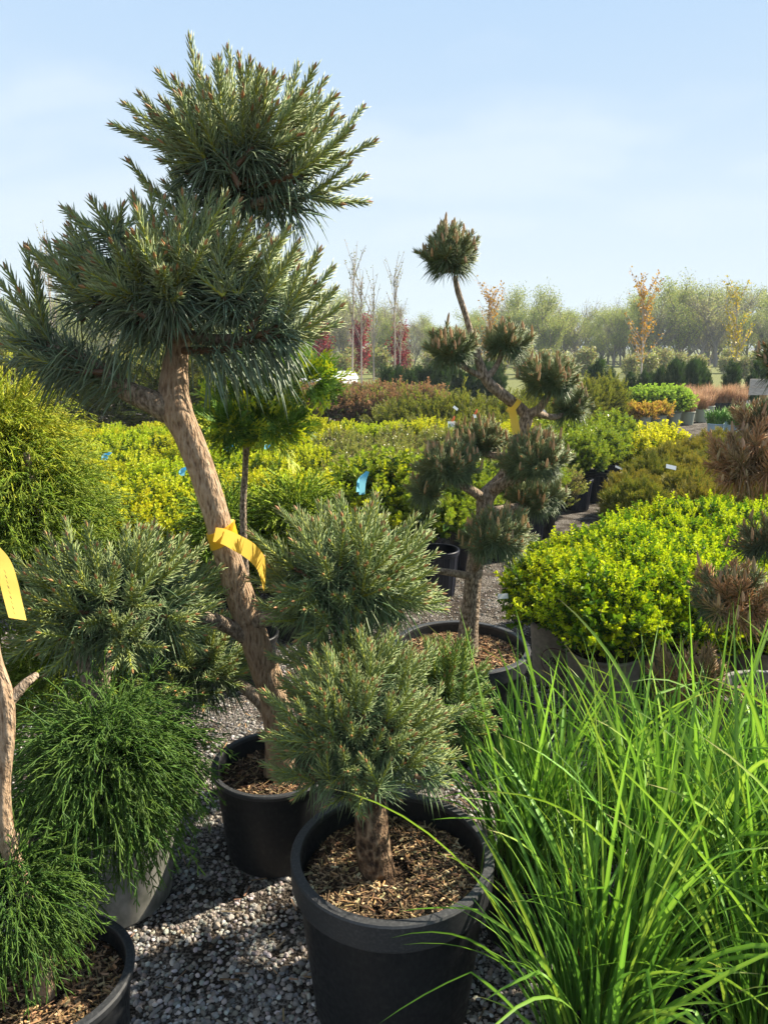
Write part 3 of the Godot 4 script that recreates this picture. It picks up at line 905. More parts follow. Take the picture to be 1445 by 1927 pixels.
func make_pine_tiered() -> void:
	var rim := at(868, 1213, 2.64)
	var base := Vector3(rim.x, 0, rim.z)
	var t := thing("potted_pine", "crooked pine with small tiered pads and brown candles, yellow tag below its top fork", "pine", base)
	put_pot(t, pot_meshes(0.245, 0.205, rim.y, 0.055, 0.012, 0.008), M.black_plastic, M.worn_rim)
	part(t, "soil", soil_mesh(0.235, 0.014, 8.0), M.soil, Vector3(0, rim.y - 0.045, 0))
	litter(t, 0.225, rim.y - 0.045, 2200, [Color(0.28, 0.15, 0.07), Color(0.36, 0.22, 0.11), Color(0.14, 0.07, 0.035), Color(0.42, 0.28, 0.15)], 0.008, 0.03, 0.05)
	var q := func(px, py, d): return at(px, py, d) - base
	var br := func(list, r, m, sides, called):
		var pp := []
		for e in list:
			pp.append(q.call(e[0], e[1], e[2]))
		part(t, called, limb(pp, r, sides, 0.15), m)
	br.call([[878, 1235, 2.64], [882, 1180, 2.64], [888, 1110, 2.63], [896, 1040, 2.64], [911, 970, 2.65], [914, 935, 2.65], [948, 895, 2.68], [972, 835, 2.7], [990, 790, 2.7], [982, 772, 2.7], [945, 742, 2.68], [914, 714, 2.66], [892, 650, 2.66], [878, 600, 2.66], [862, 550, 2.66], [856, 520, 2.66]], [0.044, 0.036, 0.032, 0.031, 0.030, 0.031, 0.024, 0.022, 0.025, 0.022, 0.020, 0.018, 0.012, 0.010, 0.010, 0.007], M.grey_bark, 18, "trunk")
	for e in [[[[890, 1085, 2.62], [850, 1078, 2.58], [808, 1072, 2.55]], [0.016, 0.013, 0.012]], [[[912, 940, 2.65], [885, 922, 2.58], [850, 905, 2.55]], [0.02, 0.016, 0.012]], [[[925, 925, 2.65], [955, 905, 2.57], [1000, 895, 2.54]], [0.022, 0.02, 0.012]], [[[960, 860, 2.69], [925, 856, 2.75], [890, 850, 2.8]], [0.014, 0.012, 0.01]],
			[[[912, 712, 2.66], [885, 698, 2.64], [855, 680, 2.62]], [0.012, 0.01, 0.008]], [[[914, 712, 2.66], [930, 695, 2.68], [946, 665, 2.7]], [0.013, 0.01, 0.008]], [[[990, 782, 2.7], [1015, 768, 2.68], [1035, 735, 2.66]], [0.02, 0.016, 0.01]], [[[1005, 775, 2.7], [1040, 785, 2.8], [1072, 775, 2.85]], [0.014, 0.012, 0.008]],
			[[[915, 965, 2.66], [960, 955, 2.75], [1005, 950, 2.82]], [0.018, 0.014, 0.01]], [[[892, 1070, 2.62], [905, 1045, 2.5], [925, 1025, 2.42]], [0.018, 0.014, 0.01]]]:
		br.call(e[0], e[1], M.grey_bark, 10, "branch")
	var k := pine_kind()
	k.merge({"old_l": 0.062, "new_len": 0.05, "new_l": 0.036, "nw": 0.0028, "old_n": 60, "new_n": 34, "rise": 0.7, "r0": 0.006, "r1": 0.004, "tips": [3, 4], "old": Color(0.135, 0.185, 0.09), "young": Color(0.22, 0.265, 0.12), "candle": 0.038, "candle_p": 0.42, "tan": Color(0.48, 0.31, 0.16), "stem": Color(0.2, 0.17, 0.06)}, true)
	for e in [[862, 545, 845, 492, 2.66, 0.105, 0.12, 24], [855, 680, 852, 668, 2.62, 0.085, 0.06, 14], [946, 668, 950, 655, 2.7, 0.075, 0.06, 13], [1035, 740, 1035, 722, 2.66, 0.10, 0.07, 20], [1072, 780, 1072, 772, 2.85, 0.065, 0.085, 12], [890, 852, 905, 836, 2.82, 0.12, 0.065, 20], [850, 908, 846, 885, 2.54, 0.125, 0.085, 30], [800, 925, 802, 930, 2.6, 0.05, 0.06, 8], [1000, 898, 1008, 872, 2.53, 0.125, 0.10, 34], [1005, 955, 1005, 945, 2.84, 0.14, 0.085, 26], [925, 1035, 935, 1020, 2.42, 0.125, 0.11, 34]]:
		var a := Acc.new()
		pad(a, q.call(e[0], e[1], e[4]), q.call(e[2], e[3], e[4]), Vector3(e[5], e[6], e[5] * 0.95) * 0.86, int(e[7] * 1.15), k, -0.35)
		part(t, "crown", a.mesh(), M.needle)

func make_pine_brown() -> void:
	var base := Vector3(1.36, 0, -2.35)
	var t := thing("potted_pine", "dying pine with scorched orange-brown needles and tan candles beside the bright boxwoods", "pine", base)
	put_pot(t, pot_meshes(0.2, 0.17, 0.33, 0.04, 0.01, 0.008), M.dusty_grey_plastic, M.dusty_grey_plastic)
	part(t, "soil", soil_mesh(0.19, 0.014, 9.0), M.soil, Vector3(0, 0.285, 0))
	litter(t, 0.18, 0.285, 300, [Color(0.28, 0.15, 0.07), Color(0.36, 0.22, 0.11), Color(0.14, 0.07, 0.035)], 0.008, 0.03, 0.05)
	var q := func(px, py, d): return at(px, py, d) - base
	part(t, "trunk", limb([Vector3(0, 0.26, 0), Vector3(0.02, 0.5, 0), Vector3(-0.02, 0.75, 0.02), Vector3(0.03, 1.0, 0), Vector3(0.02, 1.2, 0), Vector3(0.05, 1.38, 0)], [0.045, 0.035, 0.03, 0.024, 0.018, 0.01], 14, 0.15), M.grey_bark)
	var k := pine_kind()
	k.merge({"old_l": 0.075, "new_len": 0.055, "new_l": 0.045, "nw": 0.0034, "old_n": 40, "new_n": 22, "rise": 0.6, "r0": 0.006, "r1": 0.004, "tips": [2, 4], "candle": 0.042, "candle_p": 0.3, "tan": Color(0.36, 0.25, 0.15)}, true)
	var rust := [Color(0.42, 0.225, 0.105), Color(0.48, 0.28, 0.14)]
	var dull := [Color(0.30, 0.21, 0.115), Color(0.36, 0.25, 0.13)]
	var live := [Color(0.11, 0.15, 0.085), Color(0.17, 0.2, 0.1)]
	k.stem = Color(0.2, 0.15, 0.07)
	for e in [[1415, 885, 2.3, 0.14, 0.115, 32, [rust, rust, dull]], [1430, 800, 2.45, 0.07, 0.045, 12, [live, dull]], [1385, 1140, 2.15, 0.135, 0.125, 32, [rust, dull, live]], [1440, 1030, 2.5, 0.10, 0.085, 22, [live]], [1300, 1285, 2.3, 0.12, 0.08, 20, [rust, dull]], [1478, 690, 2.4, 0.06, 0.06, 12, [live]]]:
		var c: Vector3 = q.call(e[0], e[1], e[2])
		var root := Vector3(0.02, c.y - 0.03, 0)
		part(t, "branch", limb([root, root.lerp(c, 0.5) + Vector3(0, -0.02, 0), c], [0.016, 0.012, 0.007], 8, 0.15), M.grey_bark)
		k.mix = e[6]
		var a := Acc.new()
		pad(a, root.lerp(c, 0.8), c, Vector3(e[3], e[4], e[3]), e[5], k, -0.4)
		part(t, "crown", a.mesh(), M.needle)

# ---------------------------------------------------------------- false cypresses at the path's edge
func make_left_cypress() -> void:
	# pruned one in the corner pot
	var rim := at(92, 1832, 1.2)
	var base := Vector3(rim.x, 0, rim.z)
	var t := thing("potted_cypress", "pompon-pruned thread cypress with a bent bare trunk in the corner black pot", "cypress", base)
	put_pot(t, pot_meshes(0.148, 0.125, rim.y, 0.02, 0.008, 0.007), M.black_plastic, M.worn_rim)
	part(t, "soil", soil_mesh(0.14, 0.012, 2.0), M.soil, Vector3(0, rim.y - 0.05, 0))
	litter(t, 0.13, rim.y - 0.05, 1700, [Color(0.36, 0.22, 0.11), Color(0.26, 0.15, 0.07), Color(0.46, 0.32, 0.18)], 0.006, 0.022, 0.06)
	var q := func(px, py, d): return at(px, py, d) - base
	part(t, "trunk", limb([q.call(82, 1870, 1.2), q.call(84, 1820, 1.2), q.call(70, 1750, 1.2), q.call(40, 1660, 1.21), q.call(12, 1570, 1.22), q.call(6, 1480, 1.23), q.call(14, 1390, 1.24), q.call(10, 1310, 1.25), q.call(-12, 1230, 1.26), q.call(-20, 1120, 1.28)], [0.024, 0.017, 0.015, 0.015, 0.016, 0.014, 0.014, 0.015, 0.013, 0.01], 16, 0.16), M.pine_bark)
	part(t, "branch", limb([q.call(10, 1330, 1.25), q.call(45, 1290, 1.27), q.call(70, 1270, 1.3)], [0.012, 0.009, 0.006], 8, 0.1), M.grey_bark)
	part(t, "branch", limb([q.call(14, 1575, 1.22), q.call(70, 1580, 1.28), q.call(140, 1530, 1.38), q.call(195, 1490, 1.45)], [0.014, 0.011, 0.01, 0.007], 8, 0.1), M.grey_bark)
	var a := Acc.new()
	thread_mound(a, q.call(205, 1450, 1.46), Vector3(0.145, 0.13, 0.145), 2100, 0.14, 0.0016, Color(0.035, 0.10, 0.02), Color(0.12, 0.22, 0.03), 0.28, -0.75)
	part(t, "crown", a.mesh(), M.leaf)
	var a2 := Acc.new()
	thread_mound(a2, q.call(20, 1690, 1.2), Vector3(0.10, 0.085, 0.10), 900, 0.12, 0.0014, Color(0.035, 0.10, 0.02), Color(0.12, 0.22, 0.03), 0.28, -0.8)
	part(t, "crown", a2.mesh(), M.leaf)
	# golden one in the grey pot behind
	var gb := at(222, 1690, 1.8)
	base = Vector3(gb.x, 0, gb.z)
	t = thing("potted_cypress", "golden thread cypress with long weeping strands in the scuffed grey pot", "cypress", base)
	put_pot(t, pot_meshes(0.185, 0.15, 0.36, 0.02, 0.006, 0.007), M.dusty_grey_plastic)
	part(t, "soil", soil_mesh(0.175, 0.012, 4.0), M.soil, Vector3(0, 0.32, 0))
	part(t, "trunk", limb([Vector3(0, 0.3, 0), Vector3(-0.03, 0.55, -0.05), Vector3(-0.15, 0.8, -0.2), Vector3(-0.25, 1.05, -0.3), Vector3(-0.28, 1.2, -0.32)], [0.03, 0.026, 0.022, 0.014, 0.008], 12, 0.15), M.grey_bark)
	part(t, "branch", limb([Vector3(-0.02, 0.5, -0.04), Vector3(-0.05, 0.62, -0.2), Vector3(-0.06, 0.66, -0.32)], [0.018, 0.014, 0.008], 8, 0.1), M.grey_bark)
	for e in [[5, 850, 2.25, Vector3(0.15, 0.17, 0.16), 1500, 0.17, 1], [35, 955, 2.2, Vector3(0.20, 0.16, 0.2), 1700, 0.18, 2], [20, 1060, 2.1, Vector3(0.25, 0.16, 0.22), 1100, 0.2, 0], [140, 1270, 2.2, Vector3(0.22, 0.15, 0.18), 1100, 0.18, 2]]:
		var c: Vector3 = q.call(0, 0, 1.0) * 0.0 + at(e[0], e[1], e[2]) - base
		var g := Acc.new()
		var cc: Array = [[Color(0.06, 0.14, 0.02), Color(0.24, 0.33, 0.035)], [Color(0.15, 0.25, 0.022), Color(0.56, 0.58, 0.045)], [Color(0.10, 0.20, 0.02), Color(0.34, 0.44, 0.04)]][e[6]]
		thread_mound(g, c, e[3], e[4], e[5], 0.0017, cc[0], cc[1], 0.2, -0.7)
		part(t, "crown", g.mesh(), M.leaf)

# ---------------------------------------------------------------- shrubs in beds
const ORD := ["first", "second", "third", "fourth", "fifth", "sixth", "seventh", "eighth", "ninth", "tenth", "eleventh", "twelfth", "thirteenth", "fourteenth", "fifteenth", "sixteenth", "seventeenth", "eighteenth", "nineteenth", "twentieth"]
func shrub(called: String, label: String, category: String, pos: Vector3, crown: Mesh, cmat: Material, pot: Array, pmat: Material, group: String, s := 1.0, turn := -1.0) -> Node3D:
	var t := thing(called, label, category, pos, group, 0.0)
	if pot.size() > 0:
		put_pot(t, pot, pmat)
	var c := part(t, "crown", crown, cmat)
	c.rotation.y = R(0, TAU) if turn < 0.0 else turn
	c.scale = Vector3(s, s, s)
	return t
func ring_on_pot(rt: float, rb: float, h: float, an: float, y: float, rr: float, w: float) -> ArrayMesh:
	var a := Acc.new()
	var f := func(u, r):
		var yy: float = y + sin(u) * r
		var rad := lerpf(rb, rt, yy / h) + 0.0016
		var g: float = an + cos(u) * r / rad
		return Vector3(cos(g) * rad, yy, sin(g) * rad)
	for k in 40:
		var u := TAU * k / 40.0
		var v := TAU * (k + 1) / 40.0
		a.quad(f.call(u, rr), f.call(u, rr + w), f.call(v, rr + w), f.call(v, rr), Color.WHITE)
	return a.mesh()
func script_on_pot(rt: float, rb: float, h: float, an: float, y: float, s: float) -> ArrayMesh:
	var a := Acc.new()
	var f := func(p: Vector2):
		var yy: float = y + p.y * s
		var rad := lerpf(rb, rt, yy / h) + 0.0018
		var g: float = an - p.x * s / rad
		return Vector3(cos(g) * rad, yy, sin(g) * rad)
	# a sweeping capital and three low humps in script
	for line in [[Vector2(-1.0, -0.1), Vector2(-0.6, 0.35), Vector2(-0.3, 0.75), Vector2(-0.1, 0.7), Vector2(-0.3, 0.3), Vector2(-0.55, -0.3)], [Vector2(-0.35, 0.3), Vector2(-0.1, 0.45), Vector2(0.05, 0.3), Vector2(-0.2, 0.1)], [Vector2(0.0, 0.7), Vector2(0.0, 0.1), Vector2(0.12, 0.0), Vector2(0.22, 0.3), Vector2(0.25, 0.02), Vector2(0.4, 0.3), Vector2(0.42, 0.0), Vector2(0.52, 0.28), Vector2(0.6, 0.0), Vector2(0.72, 0.28), Vector2(0.78, 0.0), Vector2(1.0, 0.2)]]:
		for k in line.size() - 1:
			var p: Vector2 = line[k]
			var q: Vector2 = line[k + 1]
			var n := (q - p).orthogonal().normalized() * 0.045
			a.quad(f.call(p - n), f.call(p + n), f.call(q + n), f.call(q - n), Color.WHITE)
	return a.mesh()

func make_boxwood_bed() -> void:
	var old := Color(0.075, 0.17, 0.012)
	var new := Color(0.52, 0.62, 0.016)
	var sp := []
	for k in 5:
		sp.append(leafy_sprig(R(0.05, 0.072), 7, 0.0185, 0.0105, old, new, 0.75))
	for k in 2:
		sp.append(leafy_sprig(R(0.06, 0.08), 6, 0.024, 0.0135, Color(0.055, 0.13, 0.012), Color(0.15, 0.27, 0.014), 0.4))
	var crowns := []
	for k in 4:
		crowns.append(shrub_mesh(sp, 1850, Vector3(0, 0.42, 0), Vector3(0.225, 0.15, 0.225), 0.8, 0.75, 0.6, -0.55, 0.4))
	var pot := pot_meshes(0.15, 0.125, 0.29, 0.016, 0.005, 0.005, 48)
	var soil := soil_mesh(0.144, 0.008, 6.0)
	var rows := [[2.86, 0.90, 5], [3.2, 0.82, 6], [3.56, 0.88, 6], [3.92, 1.3, 5], [4.28, 1.64, 4]]
	var names := ["front row", "second row", "middle row", "fourth row", "back row"]
	for r in rows.size():
		for c in rows[r][2]:
			var x: float = rows[r][1] + c * 0.34 + R(-0.03, 0.03)
			var z: float = rows[r][0] + R(-0.04, 0.04) + c * 0.03
			var t := shrub("potted_boxwood", "bright lime boxwood in taupe pot, %s from the path in the %s" % [ORD[c], names[r]], "boxwood", Vector3(x, 0, -z), crowns[(r * 2 + c) % 4], [M.leaf, M.leaf, M.leaf_warm][rng.randi() % 3], pot, M.taupe_plastic, "lime boxwoods in taupe pots", R(0.9, 1.0))
			part(t, "soil", soil, M.soil, Vector3(0, 0.25, 0))
			if r < 2 and c < 3:
				var pb: Node3D = t.get_node("pot")
				var an: float = PI * 0.5 + [0.45, 0.5, 0.2][c] + (0.1 if r == 0 else 0.0)
				part(pb, "emblem_ring", ring_on_pot(0.15, 0.125, 0.29, an, 0.135, 0.066, 0.0035), M.maroon_ink)
				part(pb, "emblem_script", script_on_pot(0.15, 0.125, 0.29, an, 0.12, 0.05), M.black_ink)

func make_beds() -> void:
	# the yellow-green bed behind the leaning pine
	var sp := []
	for k in 5:
		sp.append(leafy_sprig(R(0.08, 0.11), 6, 0.030, 0.017, Color(0.17, 0.25, 0.018), Color(0.52, 0.55, 0.025), 0.7))
	sp.append(leafy_sprig(0.08, 6, 0.03, 0.017, Color(0.05, 0.10, 0.012), Color(0.11, 0.18, 0.014), 0.4))
	var crowns := []
	for k in 3:
		crowns.append(shrub_mesh(sp, 900, Vector3(0, 0.40, 0), Vector3(0.30, 0.18, 0.30), 0.7, 0.8, 0.6, -0.6, 0.35))
	var row := 0
	var z := 4.3
	while z < 9.9:
		var x := -0.46 * z - 0.2
		var xe := -0.06 * z - 0.1 if z > 5.7 and z < 8.6 else 0.02 * z
		if z > 8.6:
			xe = 0.19 * z
		var col := 0
		while x < xe:
			var deco := R(-0.08, 0.08)
			shrub("golden_shrub", "yellow-green leafy shrub, %s from left in row %s behind the leaning pine" % [ORD[col % 20], ORD[row]], "shrub", Vector3(x + deco, 0, -z + R(-0.08, 0.08)), crowns[(row + col * 2) % 3], [M.leaf, M.leaf_warm, M.leaf_cool][rng.randi() % 3], M.field_pot, M.black_plastic, "yellow-green shrubs of the long bed", R(0.86, 1.06) * (0.88 if z > 8.0 else 1.0))
			x += 0.52
			col += 1
		row += 1
		z += 0.58
	# duller olive shrubs in the middle
	sp = []
	for k in 4:
		sp.append(leafy_sprig(R(0.06, 0.09), 7, 0.022, 0.012, Color(0.15, 0.19, 0.04), Color(0.33, 0.35, 0.08), 0.5))
	sp.append(leafy_sprig(0.08, 6, 0.022, 0.012, Color(0.12, 0.09, 0.04), Color(0.25, 0.2, 0.08), 0.4))
	crowns = []
	for k in 2:
		crowns.append(shrub_mesh(sp, 800, Vector3(0, 0.38, 0), Vector3(0.29, 0.17, 0.29), 0.7, 0.8, 0.6, -0.6, 0.35))
	z = 5.9
	row = 0
	while z < 8.6:
		var x := -0.05 * z
		var col := 0
		while x < 0.22 * z:
			shrub("olive_shrub", "dull olive small-leaved shrub, %s from left in row %s of the middle bed" % [ORD[col], ORD[row]], "shrub", Vector3(x + R(-0.06, 0.06), 0, -z + R(-0.06, 0.06)), crowns[(row + col) % 2], M.glossleaf, M.field_pot, M.black_plastic, "olive shrubs of the middle bed", R(0.9, 1.1))
			x += 0.5
			col += 1
		row += 1
		z += 0.55
	# glossy hollies in ribbed navy pots
	sp = []
	for k in 5:
		sp.append(leafy_sprig(R(0.09, 0.13), 6, 0.036, 0.021, Color(0.07, 0.14, 0.018), Color(0.30, 0.37, 0.035), 0.45))
	crowns = []
	for k in 3:
		crowns.append(shrub_mesh(sp, 620, Vector3(0, 0.47, 0), Vector3(0.16, 0.15, 0.16), 0.8, 0.75, 0.6, -0.45, 0.35))
	var npot := pot_meshes(0.118, 0.095, 0.30, 0.028, 0.006, 0.004, 36)
	var ribs := Acc.new()
	for k in 18:
		var an := TAU * k / 18
		var o := Vector3(cos(an), 0, sin(an))
		ribs.tube([o * 0.0955 + Vector3(0, 0.015, 0), o * 0.116 + Vector3(0, 0.268, 0)], [0.004, 0.004], 6, Color.WHITE)
	var rib_mesh := ribs.mesh()
	var hl := [[1090, 965, 6.8, "front one of the row beside the globe shrubs"], [1124, 962, 7.2, "second of the row beside the globe shrubs"], [1138, 950, 7.7, "third of the row beside the globe shrubs"], [1150, 930, 8.3, "fourth of the row beside the globe shrubs"], [1050, 930, 6.9, "half behind the tiered pine"], [1070, 930, 7.5, "in the second line behind the tiered pine"], [1090, 930, 8.1, "in the third line behind the tiered pine"], [1040, 930, 7.6, "hidden low behind the tiered pine"], [828, 1100, 4.35, "left of the tiered pine trunk"], [800, 1060, 4.7, "just left behind the sunlit holly"], [880, 1000, 4.9, "right behind the tiered pine trunk"], [950, 960, 5.2, "behind the lower right pads of the tiered pine"], [1000, 960, 5.6, "between the tiered pine and the navy pots"]]
	for e in hl:
		var p := at(e[0], 900, e[2])
		var t := shrub("potted_holly", "glossy dark-leaved holly in ribbed navy pot, %s" % e[3], "holly", Vector3(p.x, 0, -e[2]), crowns[rng.randi() % 3], M.glossleaf, npot, M.navy_plastic, "glossy hollies in navy pots", R(0.92, 1.08))
		part(t.get_node("pot"), "ribs", rib_mesh, M.navy_plastic)
	# yellow-tipped one by the blue ribbon
	var bp := at(715, 930, 4.55)
	shrub("golden_shrub", "tall yellow-tipped shrub carrying the largest blue ribbon", "shrub", Vector3(bp.x, 0.0, -4.55), shrub_mesh(sp + [leafy_sprig(0.1, 6, 0.034, 0.018, Color(0.16, 0.24, 0.02), Color(0.42, 0.46, 0.02), 0.7), leafy_sprig(0.1, 6, 0.034, 0.018, Color(0.16, 0.24, 0.02), Color(0.42, 0.46, 0.02), 0.8)], 900, Vector3(0, 0.5, 0), Vector3(0.26, 0.26, 0.24), 0.7, 0.7, 0.6, -0.8, 0.35), M.leaf, M.field_pot, M.black_plastic, "")
	# yellow variegated low shrub by the path
	for e in [[1205, 7.9, "nearer the navy pots"], [1235, 8.6, "nearer the gravel track"]]:
		var p := at(e[0], 850, e[1])
		shrub("variegated_shrub", "yellow variegated low shrub beside the globe shrubs, %s" % e[2], "shrub", Vector3(p.x, 0, -e[1]), shrub_mesh([leafy_sprig(0.1, 6, 0.04, 0.022, Color(0.25, 0.33, 0.02), Color(0.60, 0.60, 0.03), 0.7)], 420, Vector3(0, 0.36, 0), Vector3(0.25, 0.16, 0.25), 0.8, 0.6, 0.6, -0.7, 0.3), M.leaf, M.field_pot, M.black_plastic, "")
	# globe arborvitae
	sp = []
	for k in 5:
		sp.append(fan_sprig(R(0.08, 0.11), Color(0.07, 0.12, 0.016), Color(0.25, 0.22, 0.034)))
	crowns = []
	for k in 3:
		crowns.append(shrub_mesh(sp, 1100, Vector3(0, 0.36, 0), Vector3(0.27, 0.235, 0.27), 0.75, 0.75, 0.35, -0.75, 0.5))
	row = 0
	for e in [[5.35, [[1205, 0], [1325, 0]]], [5.95, [[1190, 0], [1290, 0], [1390, 0]]], [6.6, [[1225, 0], [1310, 0], [1395, 0]]], [7.3, [[1262, 0], [1340, 0], [1412, 0]]], [8.0, [[1300, 0], [1370, 0]]], [8.7, [[1335, 0], [1400, 0]]]]:
		var col := 0
		for c in e[1]:
			var p := at(c[0], 900, e[0])
			shrub("globe_arborvitae", "olive-bronze clipped globe shrub, %s from left in row %s" % [ORD[col], ORD[row]], "arborvitae", Vector3(p.x, 0, -e[0]), crowns[(row + col) % 3], [M.leaf, M.leaf_warm, M.leaf_cool][rng.randi() % 3], M.field_pot, M.black_plastic, "globe shrubs of the right-hand bed", R(0.76, 0.86))
			col += 1
		row += 1
	# golden fine-textured cypress and the small tree behind the leaning pine
	var p := at(556, 960, 3.7)
	var t := thing("potted_cypress", "bright feathery green-gold cypress mound right of the thin tree stem", "cypress", Vector3(p.x, 0, -3.7))
	put_pot(t, M.field_pot, M.black_plastic)
	var g := Acc.new()
	thread_mound(g, Vector3(0, 0.58, 0), Vector3(0.21, 0.25, 0.2), 1500, 0.13, 0.0038, Color(0.09, 0.19, 0.014), Color(0.36, 0.46, 0.02), 0.16, -0.95)
	part(t, "crown", g.mesh(), M.leaf)
	part(t, "trunk", limb([Vector3(0, 0.2, 0), Vector3(0.01, 0.4, 0), Vector3(0, 0.6, 0)], [0.018, 0.014, 0.008], 8, 0.1), M.grey_bark)
	p = at(458, 960, 3.15)
	var tb := Vector3(p.x, 0, -3.15)
	t = thing("standard_thuja", "young thuja tree on a thin bare stem just right of the leaning pine trunk", "thuja", tb)
	put_pot(t, M.field_pot, M.black_plastic)
	var q := func(px, py, d): return at(px, py, d) - tb
	part(t, "trunk", limb([Vector3(0.0, 0.2, 0), q.call(458, 980, 3.15), q.call(462, 880, 3.15), q.call(465, 800, 3.15), q.call(475, 720, 3.15), q.call(478, 640, 3.15)], [0.018, 0.015, 0.013, 0.014, 0.01, 0.006], 10, 0.12), M.grey_bark)
	part(t, "branch", limb([q.call(463, 850, 3.15), q.call(480, 830, 3.12), q.call(510, 805, 3.08)], [0.008, 0.006, 0.003], 6, 0.1), M.grey_bark)
	var fs := []
	for k in 4:
		fs.append(fan_sprig(R(0.09, 0.12), Color(0.05, 0.12, 0.018), Color(0.13, 0.235, 0.03)))
	fs.append(fan_sprig(0.13, Color(0.15, 0.26, 0.02), Color(0.42, 0.46, 0.02)))
	part(t, "crown", shrub_mesh(fs, 200, q.call(470, 760, 3.15), Vector3(0.12, 0.10, 0.12), 0.9, 0.2, 0.9, -0.9, 0.1), M.leaf)
	part(t, "crown", shrub_mesh(fs, 160, q.call(430, 800, 3.05), Vector3(0.09, 0.06, 0.09), 0.9, 0.2, 0.9, -0.9, 0.1), M.leaf)
	part(t, "crown", shrub_mesh(fs, 160, q.call(515, 800, 3.08), Vector3(0.09, 0.05, 0.09), 0.9, 0.2, 0.9, -0.9, 0.1), M.leaf)
	part(t, "crown", shrub_mesh(fs, 180, q.call(500, 690, 3.2), Vector3(0.11, 0.12, 0.11), 0.9, 0.3, 0.9, -0.9, 0.1), M.leaf)
	part(t, "crown", shrub_mesh(fs, 150, q.call(575, 720, 3.1), Vector3(0.10, 0.06, 0.09), 0.9, 0.2, 0.7, -0.9, 0.2), M.leaf)
	# a second mound left of that stem
	p = at(420, 960, 3.6)
	t = thing("potted_cypress", "green feathery cypress between the leaning trunk and the thin tree stem", "cypress", Vector3(p.x, 0, -3.6))
	put_pot(t, M.field_pot, M.black_plastic)
	g = Acc.new()
	thread_mound(g, Vector3(0, 0.55, 0), Vector3(0.17, 0.24, 0.17), 800, 0.13, 0.0038, Color(0.06, 0.15, 0.014), Color(0.26, 0.38, 0.02), 0.16, -0.9)
	part(t, "crown", g.mesh(), M.leaf)
	# spreading yews
	var ys := []
	for k in 5:
		ys.append(needle_sprig(R(0.22, 0.34), 44, 0.036, 0.010, Color(0.055, 0.10, 0.016), Color(0.23, 0.25, 0.03), 0.25))
	var yc := []
	for k in 2:
		yc.append(shrub_mesh(ys, 560, Vector3(0, 0.42, 0), Vector3(0.46, 0.30, 0.46), 0.9, 0.75, 0.7, -0.5, 0.2))
	row = 0
	for e in [[9.95, 0.45, 5, 0.62], [10.8, 0.25, 6, 0.80]]:
		for c in e[2]:
			shrub("spreading_yew", "spreading yew with yellow-green tips, %s from left in the %s row" % [ORD[c], ["front", "rear"][row]], "yew", Vector3(e[1] + c * 0.46, 0, -e[0] + R(-0.1, 0.1)), yc[c % 2], M.leaf, M.field_pot, M.black_plastic, "spreading yews of the far bed", e[3] * R(0.92, 1.08))
		row += 1
	# upright yews in clay-coloured pots
	var uc := []
	for k in 2:
		uc.append(shrub_mesh(ys, 520, Vector3(0, 0.62, 0), Vector3(0.27, 0.42, 0.27), 0.6, 1.0, 0.6, -0.8, 0.2))
	var upot := pot_meshes(0.14, 0.115, 0.22, 0.03, 0.008, 0.005, 28)
	for c in 8:
		shrub("potted_yew", "upright dark yew in clay-brown pot, %s along the row" % ORD[c], "yew", Vector3(2.35 + c * 0.225, 0, -11.6 - c * 0.2), uc[c % 2], M.leaf, upot, M.clay_plastic, "upright yews in clay-brown pots", R(0.68, 0.8))
	# russet shrubs in green pots
	sp = []
	for k in 3:
		sp.append(leafy_sprig(0.14, 6, 0.045, 0.025, Color(0.2, 0.125, 0.065), Color(0.28, 0.165, 0.09), 0.5))
	sp.append(leafy_sprig(0.14, 6, 0.045, 0.025, Color(0.10, 0.14, 0.03), Color(0.24, 0.26, 0.06), 0.5))
	var rc := []
	for k in 3:
		rc.append(shrub_mesh(sp, 420, Vector3(0, 0.46, 0), Vector3(0.32, 0.24, 0.32), 0.8, 0.6, 0.7, -0.8, 0.1))
	row = 0
	for e in [[12.6, -2.9, 8], [13.3, -3.2, 9], [14.0, -3.1, 9]]:
		for c in e[2]:
			shrub("russet_shrub", "russet-brown shrub in green pot, %s from left in row %s" % [ORD[c], ORD[row]], "shrub", Vector3(e[1] + c * 0.5 + R(-0.06, 0.06), 0, -e[0]), rc[(c + row) % 3], M.leaf, M.field_pot, M.green_plastic, "russet shrubs in green pots", R(0.9, 1.1))
		row += 1
	# dark conifers far left
	var dc := shrub_mesh(ys, 700, Vector3(0, 0.75, 0), Vector3(0.42, 0.6, 0.42), 0.9, 0.4, 0.6, -0.95, 0.2)
	for c in 7:
		var dx: float = [-5.4, -4.7, -4.1, -3.5, -2.95, -2.5, -2.1][c]
		shrub("dark_conifer", "dark bushy conifer standing %s from the left behind the yellow-green bed" % ORD[c], "conifer", Vector3(dx, 0, -10.9 - (c % 2) * 0.5), dc, M.needle, M.field_pot, M.black_plastic, "dark conifers behind the long bed", R(0.85, 1.2))

